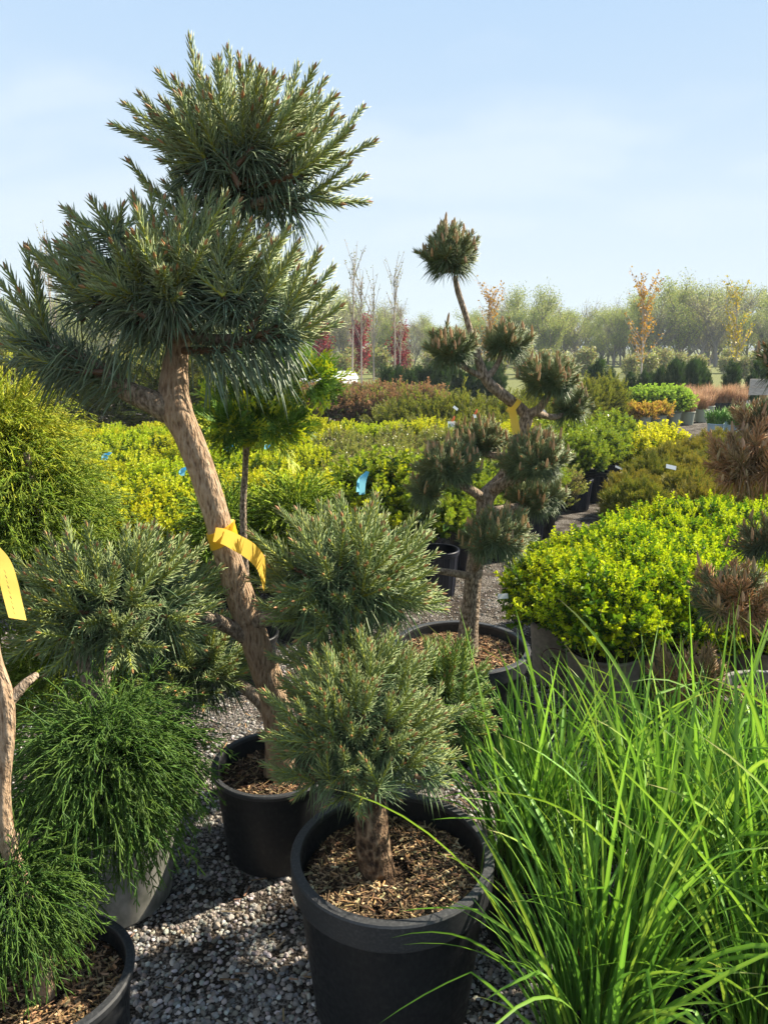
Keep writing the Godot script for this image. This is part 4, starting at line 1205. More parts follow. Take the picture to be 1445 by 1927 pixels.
# ---------------------------------------------------------------- far plants and trees
func grow(a: Acc, leaves: Acc, p: Vector3, d: Vector3, L: float, r: float, level: int, k: Dictionary) -> void:
	var pts := [p]
	var rad := [r]
	var q := p
	var n := 4
	for j in n:
		d = (d + ball() * k.crook + Vector3(0, k.lift, 0)).normalized()
		q += d * L / n
		pts.append(q)
		rad.append(lerpf(r, r * 0.45, (j + 1.0) / n))
	a.tube(pts, rad, 5 if level < 2 else 3, k.bark)
	if level < k.levels:
		for j in k.kids[level]:
			var f := R(k.start if level == 0 else 0.3, 1.0)
			var b := mini(int(f * n), n - 1)
			var o: Vector3 = (pts[b] as Vector3).lerp(pts[b + 1], f * n - b)
			var side := ball()
			side.y = absf(side.y) * 0.4
			var dd: Vector3 = (d * k.along + side.normalized() * k.out).normalized()
			grow(a, leaves, o, dd, L * k.ratio * R(0.7, 1.2) * (1.0 - 0.35 * f if level == 0 else 1.0), rad[b] * 0.5, level + 1, k)
	else:
		for j in k.leaves:
			var f := rng.randf()
			var b := mini(int(f * n), n - 1)
			var o: Vector3 = (pts[b] as Vector3).lerp(pts[b + 1], f * n - b) + ball() * k.fuzz
			var along := (ball() + Vector3(0, 0.3, 0)).normalized()
			leaves.fleck(o, along, along.cross(ball()).normalized(), k.leaf * R(0.7, 1.3), k.leaf * 0.7, vary(k.green[rng.randi() % k.green.size()], 0.25))
func tree_set(h: float, count: int, k: Dictionary) -> Array:
	var o := []
	for j in count:
		var a := Acc.new()
		var l := Acc.new()
		grow(a, l, Vector3.ZERO, Vector3(0, 1, 0), h, k.r, 0, k)
		o.append([a.mesh(), l.mesh()])
	return o
func tree(called: String, label: String, category: String, pos: Vector3, ms: Array, m: Material, s: float, group: String) -> Node3D:
	var t := thing(called, label, category, pos, group, R(0, TAU))
	t.scale = Vector3(s, s * R(0.94, 1.06), s)
	part(t, "trunk", ms[0], M.wood)
	part(t, "crown", ms[1], m)
	return t
func make_distance() -> void:
	# hedgerow trees
	var hk := {"r": 0.13, "crook": 0.22, "lift": 0.03, "bark": Color(0.17, 0.15, 0.125), "levels": 2, "kids": [15, 8], "start": 0.02, "along": 0.8, "out": 0.7, "ratio": 0.6, "leaves": 60, "fuzz": 0.34, "leaf": 0.09, "green": [Color(0.31, 0.36, 0.09), Color(0.39, 0.42, 0.12), Color(0.23, 0.28, 0.075)]}
	var green := tree_set(3.6, 3, hk)
	hk.merge({"leaves": 14, "green": [Color(0.36, 0.35, 0.17), Color(0.28, 0.27, 0.14)], "bark": Color(0.2, 0.18, 0.16), "kids": [15, 9]}, true)
	var grey := tree_set(3.6, 2, hk)
	var n := 0
	var li := 0
	for e in [[56.0, -31.0, 31.0, 1.05], [64.0, -35.0, 37.0, 1.15], [74.0, -40.0, 42.0, 1.35]]:
		var x: float = e[1]
		while x < e[2]:
			var px: float = 722.5 + x / e[0] * 1400.0
			var tall := 1.0 + 0.22 * smoothstep(1100, 1300, px) + 0.15 * sin(px * 0.021)
			if px > 740 and px < 950:
				tall *= 0.8
			var pale := rng.randf() < 0.38
			tree("hedgerow_tree", "%s hedgerow tree, %s from left in the %s line" % ["grey half-bare" if pale else "pale green budding", ordinal(n), ["near", "middle", "rear"][li]], "tree", Vector3(x + R(-0.6, 0.6), 0, -e[0] + R(-2, 2)), grey[n % 2] if pale else green[n % 3], M.leaf, tall * R(0.8, 1.3) * e[0] / 74.0, "trees of the far hedgerow")
			x += e[3] * R(0.8, 1.2)
			n += 1
		n = 0
		li += 1
	# slim bare young trees
	var sk := {"r": 0.026, "crook": 0.02, "lift": 0.02, "bark": Color(0.36, 0.31, 0.26), "levels": 1, "kids": [24], "start": 0.42, "along": 1.0, "out": 0.5, "ratio": 0.3, "leaves": 9, "fuzz": 0.03, "leaf": 0.045, "green": [Color(0.26, 0.27, 0.1), Color(0.3, 0.26, 0.14)]}
	var slim := tree_set(3.2, 3, sk)
	var names := ["leftmost of the five between the maples", "second of the five between the maples", "in the middle of the five between the maples", "fourth of the five between the maples", "rightmost of the five between the maples"]
	var j := 0
	for e in [[663, 1.06], [681, 0.98], [703, 0.9], [744, 0.98], [752, 0.8]]:
		var p := at(e[0], 760, 19.5 + j * 0.3)
		tree("slim_tree", "slim bare young tree with pale stem, %s" % names[j], "tree", Vector3(p.x, 0, p.z), slim[j % 3], M.leaf, e[1] * 1.02, "slim bare young trees")
		j += 1
	for e in [[105, 22.0, 1.25, "tall bare young tree showing above the left pad of the leaning pine"], [92, 24.0, 1.3, "taller bare sapling beside it above the left pad of the leaning pine"], [5, 24.0, 1.15, "bare sapling at the left picture edge above the pine pad"]]:
		var p := at(e[0], 700, e[1])
		tree("slim_tree", e[3], "tree", Vector3(p.x, 0, p.z), slim[j % 3], M.leaf, e[2], "")
		j += 1
	# purple-red maples
	var mk := {"r": 0.028, "crook": 0.05, "lift": 0.06, "bark": Color(0.2, 0.15, 0.13), "levels": 1, "kids": [38], "start": 0.28, "along": 0.8, "out": 0.7, "ratio": 0.36, "leaves": 48, "fuzz": 0.14, "leaf": 0.085, "green": [Color(0.25, 0.035, 0.055), Color(0.34, 0.06, 0.085), Color(0.18, 0.03, 0.04)]}
	var mp := tree_set(2.4, 2, mk)
	j = 0
	for e in [[610, 23.5, 0.82, "left of the slim trees, in front of the white trailer"], [682, 24.0, 0.86, "between the slim bare trees"], [748, 23.0, 0.8, "right of the slim trees"], [590, 24.6, 0.8, "half hidden at the pine's right edge"]]:
		var p := at(e[0], 740, e[1])
		tree("red_maple", "young dark red leaved tree %s" % e[3], "tree", Vector3(p.x, 0, p.z), mp[j % 2], M.leaf, e[2], "dark red leaved trees")
		j += 1
	# orange and yellow leafing birches
	mk.merge({"green": [Color(0.45, 0.24, 0.03), Color(0.5, 0.30, 0.05), Color(0.36, 0.2, 0.04)], "leaves": 20, "bark": Color(0.42, 0.38, 0.34), "leaf": 0.075, "fuzz": 0.06}, true)
	var ob := tree_set(3.0, 1, mk)
	mk.merge({"green": [Color(0.44, 0.34, 0.03), Color(0.5, 0.40, 0.05), Color(0.3, 0.28, 0.05)]}, true)
	var yb := tree_set(2.7, 1, mk)
	var p1 := at(1203, 740, 23.0)
	tree("young_birch", "slim birch with orange new leaves rising above the pot row", "tree", Vector3(p1.x, 0, p1.z), ob[0], M.leaf, 1.08, "")
	p1 = at(1380, 740, 23.0)
	tree("young_birch", "slim birch with golden yellow leaves left of the wooden sign", "tree", Vector3(p1.x, 0, p1.z), yb[0], M.leaf, 1.02, "")
	p1 = at(918, 740, 24.0)
	tree("young_birch", "thin orange-tipped birch behind the tiered pine", "tree", Vector3(p1.x, 0, p1.z), ob[0], M.leaf, 1.0, "")
	# rows of little dark columnar arborvitae
	var fs := []
	for k in 4:
		fs.append(fan_sprig(R(0.16, 0.2), Color(0.02, 0.05, 0.014), Color(0.045, 0.085, 0.02)))
	var cm := []
	for k in 2:
		cm.append(shrub_mesh(fs, 360, Vector3(0, 0.55, 0), Vector3(0.19, 0.62, 0.19), 0.4, 1.0, 0.3, -0.9, 0.3))
	for c in 11:
		shrub("columnar_arborvitae", "small dark columnar arborvitae, %s in the row behind the spreading yews" % ORD[c], "arborvitae", Vector3(0.05 + c * 0.27 + R(-0.05, 0.05), 0, -18.6 + R(-0.4, 0.4)), cm[c % 2], M.leaf, [], null, "columnar arborvitae behind the yews", R(0.75, 0.98))
	for c in 16:
		shrub("columnar_arborvitae", "small dark columnar arborvitae, %s in the row behind the sage pots" % ORD[c], "arborvitae", Vector3(5.3 + c * 0.29 + R(-0.05, 0.05), 0, -19.4 + R(-0.5, 0.5)), cm[c % 2], M.leaf, [], null, "columnar arborvitae behind the sage pots", R(0.7, 0.98))
	# low brush in front of the hedgerow
	var bk := {"r": 0.03, "crook": 0.2, "lift": 0.02, "bark": Color(0.2, 0.17, 0.12), "levels": 1, "kids": [24], "start": 0.02, "along": 0.6, "out": 0.8, "ratio": 0.75, "leaves": 70, "fuzz": 0.22, "leaf": 0.10, "green": [Color(0.24, 0.28, 0.09), Color(0.32, 0.33, 0.12), Color(0.27, 0.22, 0.11)]}
	var bs := tree_set(0.8, 2, bk)
	for c in 72:
		var x := -22.5 + c * 0.66
		tree("wild_bush", "low wild bush at the foot of the hedgerow, %s from its left end" % ordinal(c), "bush", Vector3(x + R(-0.4, 0.4), 0, -38.0 + R(-4, 4)), bs[c % 2], M.leaf, R(0.8, 1.4), "wild bushes at the hedgerow foot")
	# sage pots of perennials along the gravel track
	var spot := pot_meshes(0.128, 0.105, 0.26, 0.02, 0.007, 0.005, 28)
	var ylow := shrub_mesh([leafy_sprig(0.11, 6, 0.04, 0.022, Color(0.28, 0.26, 0.03), Color(0.55, 0.40, 0.06), 0.6), leafy_sprig(0.11, 6, 0.04, 0.022, Color(0.32, 0.20, 0.05), Color(0.5, 0.3, 0.08), 0.6)], 240, Vector3(0, 0.34, 0), Vector3(0.19, 0.12, 0.19), 0.8, 0.7, 0.6, -0.6, 0.2)
	var gtall := shrub_mesh([leafy_sprig(0.14, 6, 0.055, 0.03, Color(0.12, 0.22, 0.03), Color(0.32, 0.45, 0.06), 0.6)], 300, Vector3(0, 0.47, 0), Vector3(0.24, 0.22, 0.24), 0.8, 0.7, 0.7, -0.7, 0.2)
	var bgr := Acc.new()
	for k in 240:
		bgr.needle(Vector3(R(-0.09, 0.09), 0.24, R(-0.09, 0.09)), Vector3(R(-0.4, 0.4), 1, R(-0.4, 0.4)).normalized(), R(0.2, 0.5), 0.007, R(0, 0.1), vary(Color(0.34, 0.19, 0.10), 0.3), 2)
	var brown := bgr.mesh()
	var ggr := Acc.new()
	for k in 200:
		ggr.needle(Vector3(R(-0.09, 0.09), 0.2, R(-0.09, 0.09)), Vector3(R(-0.6, 0.6), 1, R(-0.6, 0.6)).normalized(), R(0.18, 0.34), 0.014, R(0.1, 0.4), vary(Color(0.14, 0.30, 0.04), 0.3), 3)
	var lush := ggr.mesh()
	j = 0
	for e in [[1152, 808, 0], [1180, 811, 0], [1209, 812, 0], [1238, 809, 0], [1265, 804, 1], [1292, 801, 2], [1318, 796, 2], [1168, 803, 0], [1196, 803, 1], [1224, 803, 1], [1252, 800, 1], [1279, 796, 1], [1305, 792, 2], [1330, 788, 2]]:
		var d := 1.5 / tan(TILT - atan((963.5 - e[1]) / FPX)) + 0.15
		var p := at(e[0], e[1], d)
		shrub("potted_perennial", "%s, %s pot counted along the gravel track" % [["low golden perennial in sage pot", "leafy green perennial in sage pot", "dry brown grass in sage pot"][e[2]], ORD[j]], "perennial", Vector3(p.x, 0, -d), [ylow, gtall, brown][e[2]], [M.leaf, M.leaf, M.dry][e[2]], spot, M.sage_plastic, "sage pots along the gravel track", R(0.78, 0.95))
		j += 1
	for c in 16:
		var p := at(1285 + c * 15 - (c / 8) * 120, 780, 17.0 + (c / 8) * 0.9)
		shrub("potted_dry_grass", "dry russet grass in dark pot, %s in the brown block behind the perennials" % ORD[c], "grass", Vector3(p.x + R(-0.04, 0.04), 0, p.z), brown, M.dry, M.field_pot, M.black_plastic, "dry russet grasses", R(0.8, 1.0))
	j = 0
	for e in [[1347, 12.4], [1362, 12.8], [1378, 13.2], [1393, 13.5], [1408, 13.9], [1424, 14.2], [1385, 12.2], [1402, 12.5], [1422, 12.8], [1440, 13.0]]:
		var p := at(e[0], 790, e[1])
		shrub("potted_daylily", "fresh green strappy perennial in pale blue pot, %s of the clump by the sign post" % ORD[j], "perennial", Vector3(p.x, 0, p.z), lush, M.grass, M.field_pot, M.pale_blue_plastic, "green perennials by the sign post", R(0.95, 1.2))
		j += 1
	# low white trailer
	var vp := at(614, 748, 19.0)
	var t := thing("trailer", "low white covered trailer beyond the russet shrubs, partly hidden by red leaves", "trailer", Vector3(vp.x, 0, -19.0), "", -0.25)
	var b := Acc.new()
	box(b, Vector3(0, 0.50, 0), Vector3(1.15, 0.32, 1.7))
	part(t, "body", b.mesh(), M.vehicle_paint)
	var lid := Acc.new()
	lid.quad(Vector3(-0.6, 0.67, 0.88), Vector3(-0.5, 0.86, 0.2), Vector3(0.5, 0.86, 0.2), Vector3(0.6, 0.67, 0.88), Color.WHITE)
	lid.quad(Vector3(-0.5, 0.86, 0.2), Vector3(-0.5, 0.86, -0.88), Vector3(0.5, 0.86, -0.88), Vector3(0.5, 0.86, 0.2), Color.WHITE)
	for sgn in [-1.0, 1.0]:
		lid.quad(Vector3(0.6 * sgn, 0.67, 0.88), Vector3(0.5 * sgn, 0.86, 0.2), Vector3(0.5 * sgn, 0.86, -0.88), Vector3(0.6 * sgn, 0.67, -0.88), Color.WHITE)
	lid.quad(Vector3(0.6, 0.67, -0.88), Vector3(0.5, 0.86, -0.88), Vector3(-0.5, 0.86, -0.88), Vector3(-0.6, 0.67, -0.88), Color.WHITE)
	part(t, "lid", lid.mesh(), M.vehicle_paint)
	var slot := Acc.new()
	box(slot, Vector3(0.25, 0.60, 0.853), Vector3(0.6, 0.09, 0.01))
	part(t, "vent", slot.mesh(), M.tyre_rubber)
	for sgn in [-1.0, 1.0]:
		var li2 := Acc.new()
		box(li2, Vector3(0.48 * sgn, 0.45, 0.856), Vector3(0.1, 0.1, 0.012))
		part(t, "tail_lamp", li2.mesh(), M.lamp_red)
		var wh := part(t, "wheel", lathe([Vector2(0.02, -0.08), Vector2(0.22, -0.08), Vector2(0.25, -0.05), Vector2(0.25, 0.05), Vector2(0.22, 0.08), Vector2(0.02, 0.08)], 24), M.tyre_rubber, Vector3(0.67 * sgn, 0.25, 0.0))
		wh.rotation.z = PI / 2
	var axle := Acc.new()
	box(axle, Vector3(0, 0.26, 0), Vector3(1.3, 0.06, 0.06))
	box(axle, Vector3(0, 0.315, 0), Vector3(0.1, 0.06, 1.2))
	part(t, "axle", axle.mesh(), M.tyre_rubber)
	# wooden sign
	var sp := at(1437, 760, 9.2)
	t = thing("wooden_sign", "grey two-plank board on a tan wooden post at the right edge", "sign", Vector3(sp.x, 0, -9.2))
	var pa := Acc.new()
	box(pa, Vector3(0, 0.46, 0), Vector3(0.09, 0.92, 0.09))
	part(t, "post", pa.mesh(), M.pine_post)
	for k in 2:
		var pl := Acc.new()
		box(pl, Vector3(0.2, 1.06 - k * 0.098, 0.067), Vector3(0.86, 0.094, 0.03))
		part(t, "plank", pl.mesh(), M.weathered_board)
	var ba := Acc.new()
	box(ba, Vector3(-0.1, 0.985, 0.026), Vector3(0.2, 0.07, 0.04))
	box(ba, Vector3(0.45, 0.985, 0.026), Vector3(0.3, 0.07, 0.04))
	part(t, "batten", ba.mesh(), M.pine_post)
func ordinal(n: int) -> String:
	if n < 20:
		return ORD[n]
	var k := n + 1
	var tens: String = ["twenty", "thirty", "forty", "fifty", "sixty", "seventy"][k / 10 - 2] if k >= 20 else ""
	if k % 10 == 0:
		return tens.substr(0, tens.length() - 1) + "ieth"
	return tens + "-" + ORD[k % 10 - 1]

# ---------------------------------------------------------------- ornamental grass
func blade_mesh(L: float, W: float, lean: float, bend: float, twist: float, col: Color, rib: Color, tip: Color, kink := -1.0) -> ArrayMesh:
	var a := Acc.new()
	var n := 13
	var p := Vector3.ZERO
	var an := lean
	var k0 := 0
	for j in n + 1:
		var f := float(j) / n
		var d := Vector3(sin(an), cos(an), 0)
		var up := Vector3(-cos(an), sin(an), 0)
		var tw := twist * f
		var side := Vector3(0, 0, 1) * cos(tw) + up * sin(tw)
		var nn := (up * cos(tw) - Vector3(0, 0, 1) * sin(tw)).normalized()
		var w := W * 0.5 * (0.55 + 0.45 * smoothstep(0.0, 0.25, f)) * pow(maxf(0.0, 1.0 - pow(f, 2.6)), 0.8)
		var cc := col.lerp(tip, smoothstep(0.86, 1.0, f))
		var rc := rib.lerp(tip, smoothstep(0.86, 1.0, f))
		a.v.push_back(p - side * w + nn * w * 0.28); a.v.push_back(p); a.v.push_back(p + side * w + nn * w * 0.28)
		a.n.push_back((nn + side * 0.28).normalized()); a.n.push_back(nn); a.n.push_back((nn - side * 0.28).normalized())
		a.c.push_back(cc); a.c.push_back(rc); a.c.push_back(cc)
		an += bend * (0.2 + 2.4 * f * f * (1.15 - f)) / n
		if kink > 0.0 and f >= kink and f < kink + 1.01 / n:
			an += 0.9
		p += d * L / n
	for j in n:
		var b := j * 3
		a.i.append_array(PackedInt32Array([b, b + 3, b + 1, b + 1, b + 3, b + 4, b + 1, b + 4, b + 2, b + 2, b + 4, b + 5]))
	return a.mesh()
func make_grasses() -> void:
	var kinds := []
	for k in 26:
		var green := Color(0.125, 0.275, 0.032) if k % 3 else Color(0.18, 0.335, 0.04)
		green = vary(green, 0.22)
		var rib := Color(green.r * 1.6, green.g * 1.35, green.b * 1.5)
		var tip := Color(0.42, 0.34, 0.16) if k % 7 == 0 else green
		kinds.append(blade_mesh(R(0.5, 0.9), R(0.008, 0.019), R(0.03, 0.42), R(0.3, 3.0), R(-1.6, 1.6), green, rib, tip, R(0.4, 0.8) if k % 9 == 4 else -1.0))
	var thin := []
	for k in 4:
		thin.append(blade_mesh(R(0.4, 0.7), R(0.006, 0.011), R(0.05, 0.3), R(0.3, 1.8), R(-1, 1), Color(0.06, 0.15, 0.02), Color(0.09, 0.2, 0.03), Color(0.08, 0.16, 0.02)))
	var pot := pot_meshes(0.105, 0.088, 0.2, 0.016, 0.004, 0.004, 32)
	var where := [[0.355, 1.66, "pressed against the big pot's far side"], [0.38, 1.13, "leaning across the big pot's right flank"], [0.46, 1.27, "beside the big pot's near side"], [0.72, 1.16, "low in the picture, middle of the clumps"], [1.02, 1.25, "in the lower right corner"], [0.46, 1.68, "beside the big pot's far side"], [0.72, 1.56, "in the middle of the clumps"], [1.02, 1.66, "at the right edge, middle line"], [0.72, 2.02, "at the back, nearest the taupe pots"], [0.98, 2.04, "at the back, before the dying pine"], [1.22, 2.0, "at the back right edge"], [0.80, 1.83, "between the middle and back clumps"], [0.88, 1.4, "between the middle and lower right clumps"], [0.62, 1.42, "right of the big pot, between its near and far clumps"], [1.2, 1.45, "at the right edge above the corner clump"], [0.88, 1.0, "lowest of all, cut by the bottom edge"]]
	for e in where:
		var t := thing("potted_grass", "broad-bladed green grass clump %s" % e[2], "grass", Vector3(e[0], 0, -e[1]), "broad-bladed grass clumps")
		put_pot(t, pot, M.black_plastic)
		part(t, "soil", soil_mesh(0.1, 0.006, 3.0), M.soil, Vector3(0, 0.18, 0))
		for k in 58:
			var o := part(t, "blade", kinds[rng.randi() % 26], M.grass)
			var an := R(0, TAU)
			var rr := sqrt(rng.randf()) * 0.075
			o.position = Vector3(cos(an) * rr, 0.17, sin(an) * rr)
			o.rotation = Vector3(R(-0.15, 0.15), -an + R(-1.4, 1.4), R(-0.12, 0.12))
			o.scale = Vector3.ONE * R(0.62, 1.0) * (0.66 if e[1] > 1.8 else (0.88 if e[0] < 0.5 else 1.0))
		for q in 4:
			var xf := []
			for k in 20:
				var an := R(0, TAU)
				var rr := sqrt(rng.randf()) * 0.085
				xf.append(Transform3D(Basis.from_euler(Vector3(R(-0.1, 0.1), -an + R(-1, 1), R(-0.1, 0.1))).scaled_local(Vector3.ONE * R(0.7, 1.05) * (0.7 if e[1] > 1.8 else 1.0)), Vector3(cos(an) * rr, 0.17, sin(an) * rr)))
			stuff(t, "fine_blades", thin[q], M.grass, xf)

# ---------------------------------------------------------------- ribbons and tags
# a strip of ribbon: centre points and the direction across it at each point
func strip(pts: Array, across: Array, w: Array) -> ArrayMesh:
	var a := Acc.new()
	var P := []
	var X := []
	var W := []
	for k in pts.size() - 1:
		for e in 5:
			var f := e / 5.0
			P.append((pts[k] as Vector3).cubic_interpolate(pts[k + 1], pts[maxi(k - 1, 0)], pts[mini(k + 2, pts.size() - 1)], f))
			X.append((across[k] as Vector3).slerp(across[k + 1], f) if (across[k] as Vector3).dot(across[k + 1]) < 0.999 else across[k])
			W.append(lerpf(w[k], w[k + 1], f))
	P.append(pts[-1]); X.append(across[-1]); W.append(w[-1])
	for k in P.size():
		var d: Vector3 = (P[mini(k + 1, P.size() - 1)] - P[maxi(k - 1, 0)]).normalized()
		var x: Vector3 = X[k]
		var nn := d.cross(x).normalized()
		a.v.push_back(P[k] - x * W[k] * 0.5); a.v.push_back(P[k] + x * W[k] * 0.5)
		a.n.push_back(nn); a.n.push_back(nn)
		a.c.push_back(Color.WHITE); a.c.push_back(Color.WHITE)
	for k in P.size() - 1:
		var b := k * 2
		a.i.append_array(PackedInt32Array([b, b + 1, b + 2, b + 1, b + 3, b + 2]))
	return a.mesh()
func make_small_things() -> void:
	# yellow ribbon tied round the leaning trunk
	var c := at(418, 1004, 1.965)
	var t := thing("yellow_ribbon", "broad yellow ribbon knotted round the leaning pine trunk, its end flying to the right", "ribbon", c)
	var ax := (at(410, 980, 1.96) - at(436, 1070, 1.97)).normalized()
	var sx := Vector3(1, 0, 0) - ax * ax.x
	sx = sx.normalized()
	var sz := sx.cross(ax).normalized()
	if sz.z < 0:
		sz = -sz
	var pts := []
	var acr := []
	var ws := []
	for k in 17:
		var an := TAU * k / 16.0
		pts.append((sx * cos(an) + sz * sin(an)) * 0.041 + ax * (0.010 * cos(an) - 0.004))
		acr.append(ax)
		ws.append(0.046)
	part(t, "band", strip(pts, acr, ws), M.pale_yellow_ribbon)
	var q := func(px, py, d): return at(px, py, d) - c
	var up := Vector3(0.25, 0.97, 0.0).normalized()
	part(t, "streamer", strip([q.call(404, 1006, 1.908), q.call(422, 1010, 1.90), q.call(446, 1022, 1.875), q.call(470, 1036, 1.85), q.call(487, 1055, 1.83), q.call(494, 1080, 1.82), q.call(497, 1112, 1.815)], [up, up, Vector3(0.35, 0.93, 0.03).normalized(), Vector3(0.5, 0.86, 0.05).normalized(), Vector3(0.8, 0.55, 0.2).normalized(), Vector3(0.85, 0.1, 0.5).normalized(), Vector3(0.85, 0.0, 0.5).normalized()], [0.04, 0.043, 0.046, 0.046, 0.040, 0.022, 0.002]), M.yellow_ribbon)
	part(t, "tail", strip([q.call(426, 1002, 1.908), q.call(434, 997, 1.912), q.call(440, 990, 1.93), q.call(441, 980, 1.955)], [up, Vector3(0.1, 0.95, 0.3).normalized(), Vector3(0.3, 0.8, 0.5).normalized(), Vector3(0.6, 0.7, 0.3).normalized()], [0.026, 0.026, 0.02, 0.012]), M.yellow_ribbon)
	# yellow ribbon at the left edge
	c = at(15, 1050, 1.32)
	t = thing("yellow_ribbon", "sunlit yellow ribbon with faded print hanging at the left picture edge", "ribbon", c)
	var q2 := func(px, py, d): return at(px, py, d) - c
	var rt := Vector3(1, -0.1, 0.15).normalized()
	part(t, "streamer", strip([q2.call(-30, 1025, 1.3), q2.call(0, 1055, 1.29), q2.call(14, 1085, 1.29), q2.call(24, 1125, 1.29), q2.call(34, 1165, 1.3)], [Vector3(0.7, 0.7, 0.1).normalized(), Vector3(0.85, 0.5, 0.1).normalized(), rt, rt, rt], [0.038, 0.038, 0.038, 0.037, 0.036]), M.pale_yellow_ribbon)
	for e in 9:
		var f := e / 9.0
		var p0: Vector3 = q2.call(8 + 20 * f, 1072 + 88 * f, 1.2875)
		part(t, "print", strip([p0, p0 + Vector3(0.0016, -0.004, 0), p0 + Vector3(0.0028, -0.007, 0)], [rt, rt, rt], [0.0006, 0.002 if e % 2 else 0.001, 0.0006]), M.clay_plastic)
	# yellow tag on the tiered pine
	c = at(966, 764, 2.66)
	t = thing("yellow_ribbon", "yellow ribbon looped on the tiered pine, its flat end hanging straight down", "ribbon", c)
	var q3 := func(px, py, d): return at(px, py, d) - c
	part(t, "streamer", strip([q3.call(962, 766, 2.63), q3.call(966, 785, 2.625), q3.call(972, 817, 2.625)], [Vector3(0.98, 0.1, 0.1).normalized(), Vector3(0.98, 0.12, 0.1).normalized(), Vector3(0.97, 0.2, 0.05).normalized()], [0.024, 0.028, 0.028]), M.pale_yellow_ribbon)
	var bp := []
	var ba := []
	var bw := []
	var ax2 := Vector3(0.62, -0.5, 0).normalized()
	for k in 13:
		var an := TAU * k / 12.0
		bp.append((Vector3(0.5, 0.62, 0).normalized() * cos(an) + Vector3(0, 0, 1) * sin(an)) * 0.031)
		ba.append(ax2)
		bw.append(0.018)
	part(t, "band", strip(bp, ba, bw), M.pale_yellow_ribbon)
	# blue ribbons
	for e in [[683, 908, 4.25, 0.055, 0.13, "largest blue ribbon, upright on the yellow-tipped shrub"], [203, 858, 5.0, 0.05, 0.05, "small blue ribbon low on the left of the yellow-green bed"], [347, 886, 4.55, 0.04, 0.05, "blue ribbon just left of the leaning trunk"], [432, 843, 5.9, 0.06, 0.045, "blue ribbon just right of the leaning trunk"], [508, 838, 6.0, 0.06, 0.07, "blue ribbon right of the thin thuja stem"], [548, 812, 7.2, 0.03, 0.08, "pale blue ribbon far back above the feathery cypress"]]:
		var p := at(e[0], e[1], e[2])
		t = thing("blue_ribbon", e[5], "ribbon", p, "blue ribbons on the shrubs")
		part(t, "streamer", strip([Vector3(e[3] * 0.5, e[4] * 0.5, 0), Vector3(0, e[4] * 0.1, 0.02), Vector3(-e[3] * 0.1, -e[4] * 0.5, 0.03)], [Vector3(0.95, -0.3, 0).normalized(), Vector3(0.9, -0.3, 0.3).normalized(), Vector3(1, 0.1, 0.1).normalized()], [e[3] * 0.35, e[3] * 0.75, e[3] * 0.6]), M.blue_ribbon)
		part(t, "tail", strip([Vector3(e[3] * 0.3, e[4] * 0.35, 0), Vector3(-e[3] * 0.4, e[4] * 0.25, 0.03), Vector3(-e[3] * 0.55, -e[4] * 0.4, 0.02)], [Vector3(0.2, 0.95, 0).normalized(), Vector3(0.7, 0.7, 0.1).normalized(), Vector3(0.95, 0.2, 0.2).normalized()], [e[3] * 0.3, e[3] * 0.35, e[3] * 0.3]), M.blue_ribbon)
	# white plant tags
	for e in [[850, 801, 9.3, 0.10, 0.11, 0.0, "white printed tag with orange loop on the spreading yews", 1], [857, 768, 9.7, 0.07, 0.035, -0.7, "small white tag tilted on the rear yews", 0], [893, 783, 9.6, 0.04, 0.05, 0.1, "small tag with orange loop right on the yews", 1], [1262, 879, 5.7, 0.085, 0.032, -0.25, "white tag lying on the globe shrubs", 0], [1166, 881, 7.0, 0.1, 0.02, -0.4, "white tag bent out beside the navy pots", 0], [946, 1122, 3.4, 0.045, 0.022, 0.0, "white tag on the gravel left of the lime boxwoods", 0], [1022, 773, 2.75, 0.012, 0.03, 0.5, "narrow white tag beside the tiered pine fork", 0], [1296, 757, 14.6, 0.07, 0.16, 0.0, "upright white tag on the dry grass in the sage pot row", 0]]:
		var p := at(e[0], e[1], e[2])
		if e[1] == 1122:
			p.y = 0.35
			p = at(946, 1122, 3.05)
		t = thing("plant_tag", e[6], "tag", p)
		var a := Acc.new()
		box(a, Vector3.ZERO, Vector3(e[3], e[4], 0.002))
		var o := part(t, "card", a.mesh(), M.white_tag)
		o.rotation = Vector3(-0.35, 0.2, e[5])
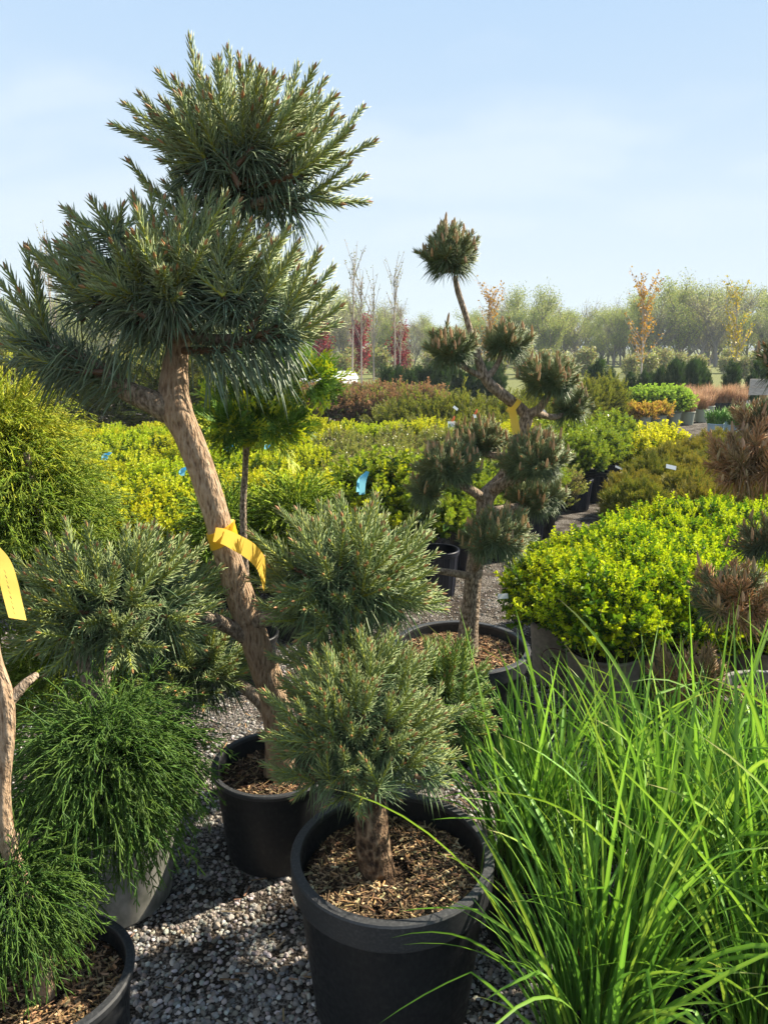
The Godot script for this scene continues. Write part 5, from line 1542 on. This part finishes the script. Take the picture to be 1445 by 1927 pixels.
		if e[7] == 1:
			var l := Acc.new()
			l.tube([Vector3(0, e[4] * 0.5, 0), Vector3(0.02, e[4] * 0.5 + 0.03, 0), Vector3(0.03, e[4] * 0.5 + 0.06, -0.02)], [0.012, 0.016, 0.008], 6, Color.WHITE)
			part(t, "loop", l.mesh(), M.orange_tag)
			if e[3] > 0.08:
				for k in 5:
					var ln := Acc.new()
					box(ln, Vector3(0, 0.03 - k * 0.014, 0.0025), Vector3(0.07 - (k % 2) * 0.02, 0.003, 0.001))
					part(o, "print", ln.mesh(), M.black_ink)
	for k in 13:
		var px := 1195.0 + k * 17.5 + R(-4, 4)
		if px > 1270 and px < 1330:
			px += 45
		var p := at(px, 752 + R(-4, 10), 17.5 + R(-0.5, 1.0))
		t = thing("plant_tag", "white bent strip tag, %s from the left along the brown grass block" % ORD[k], "tag", p, "white bent strip tags behind the sage pots")
		var s := R(-1.0, 1.0)
		part(t, "card", strip([Vector3(-0.10 * s, 0.12, 0), Vector3(0, 0.05, 0.02), Vector3(0.12 * s, -0.08, 0.03)], [Vector3(0.3, 0.9, 0.3).normalized(), Vector3(0.4, 0.85, 0.3).normalized(), Vector3(0.6, 0.7, 0.3).normalized()], [0.05, 0.06, 0.06]), M.white_tag)
	# black label with a red oval among the grass
	c = at(1082, 1795, 1.36)
	t = thing("plant_label", "dark plant label with red oval emblem deep among the grass blades", "label", Vector3(c.x, 0, c.z))
	var st := Acc.new()
	box(st, Vector3(0, c.y * 0.5 - 0.02, 0), Vector3(0.02, c.y - 0.05, 0.004))
	part(t, "stake", st.mesh(), M.clay_plastic)
	var cd := Acc.new()
	box(cd, Vector3(0, c.y, 0.004), Vector3(0.05, 0.07, 0.003))
	var card := part(t, "card", cd.mesh(), M.navy_plastic)
	var ov := lathe([Vector2(0.0005, 0.0), Vector2(0.010, 0.0)], 20)
	var em := part(card, "emblem", ov, M.red_ink, Vector3(0.005, c.y + 0.012, 0.0065))
	em.rotation.x = PI / 2
	em.scale = Vector3(0.7, 1, 1.3)
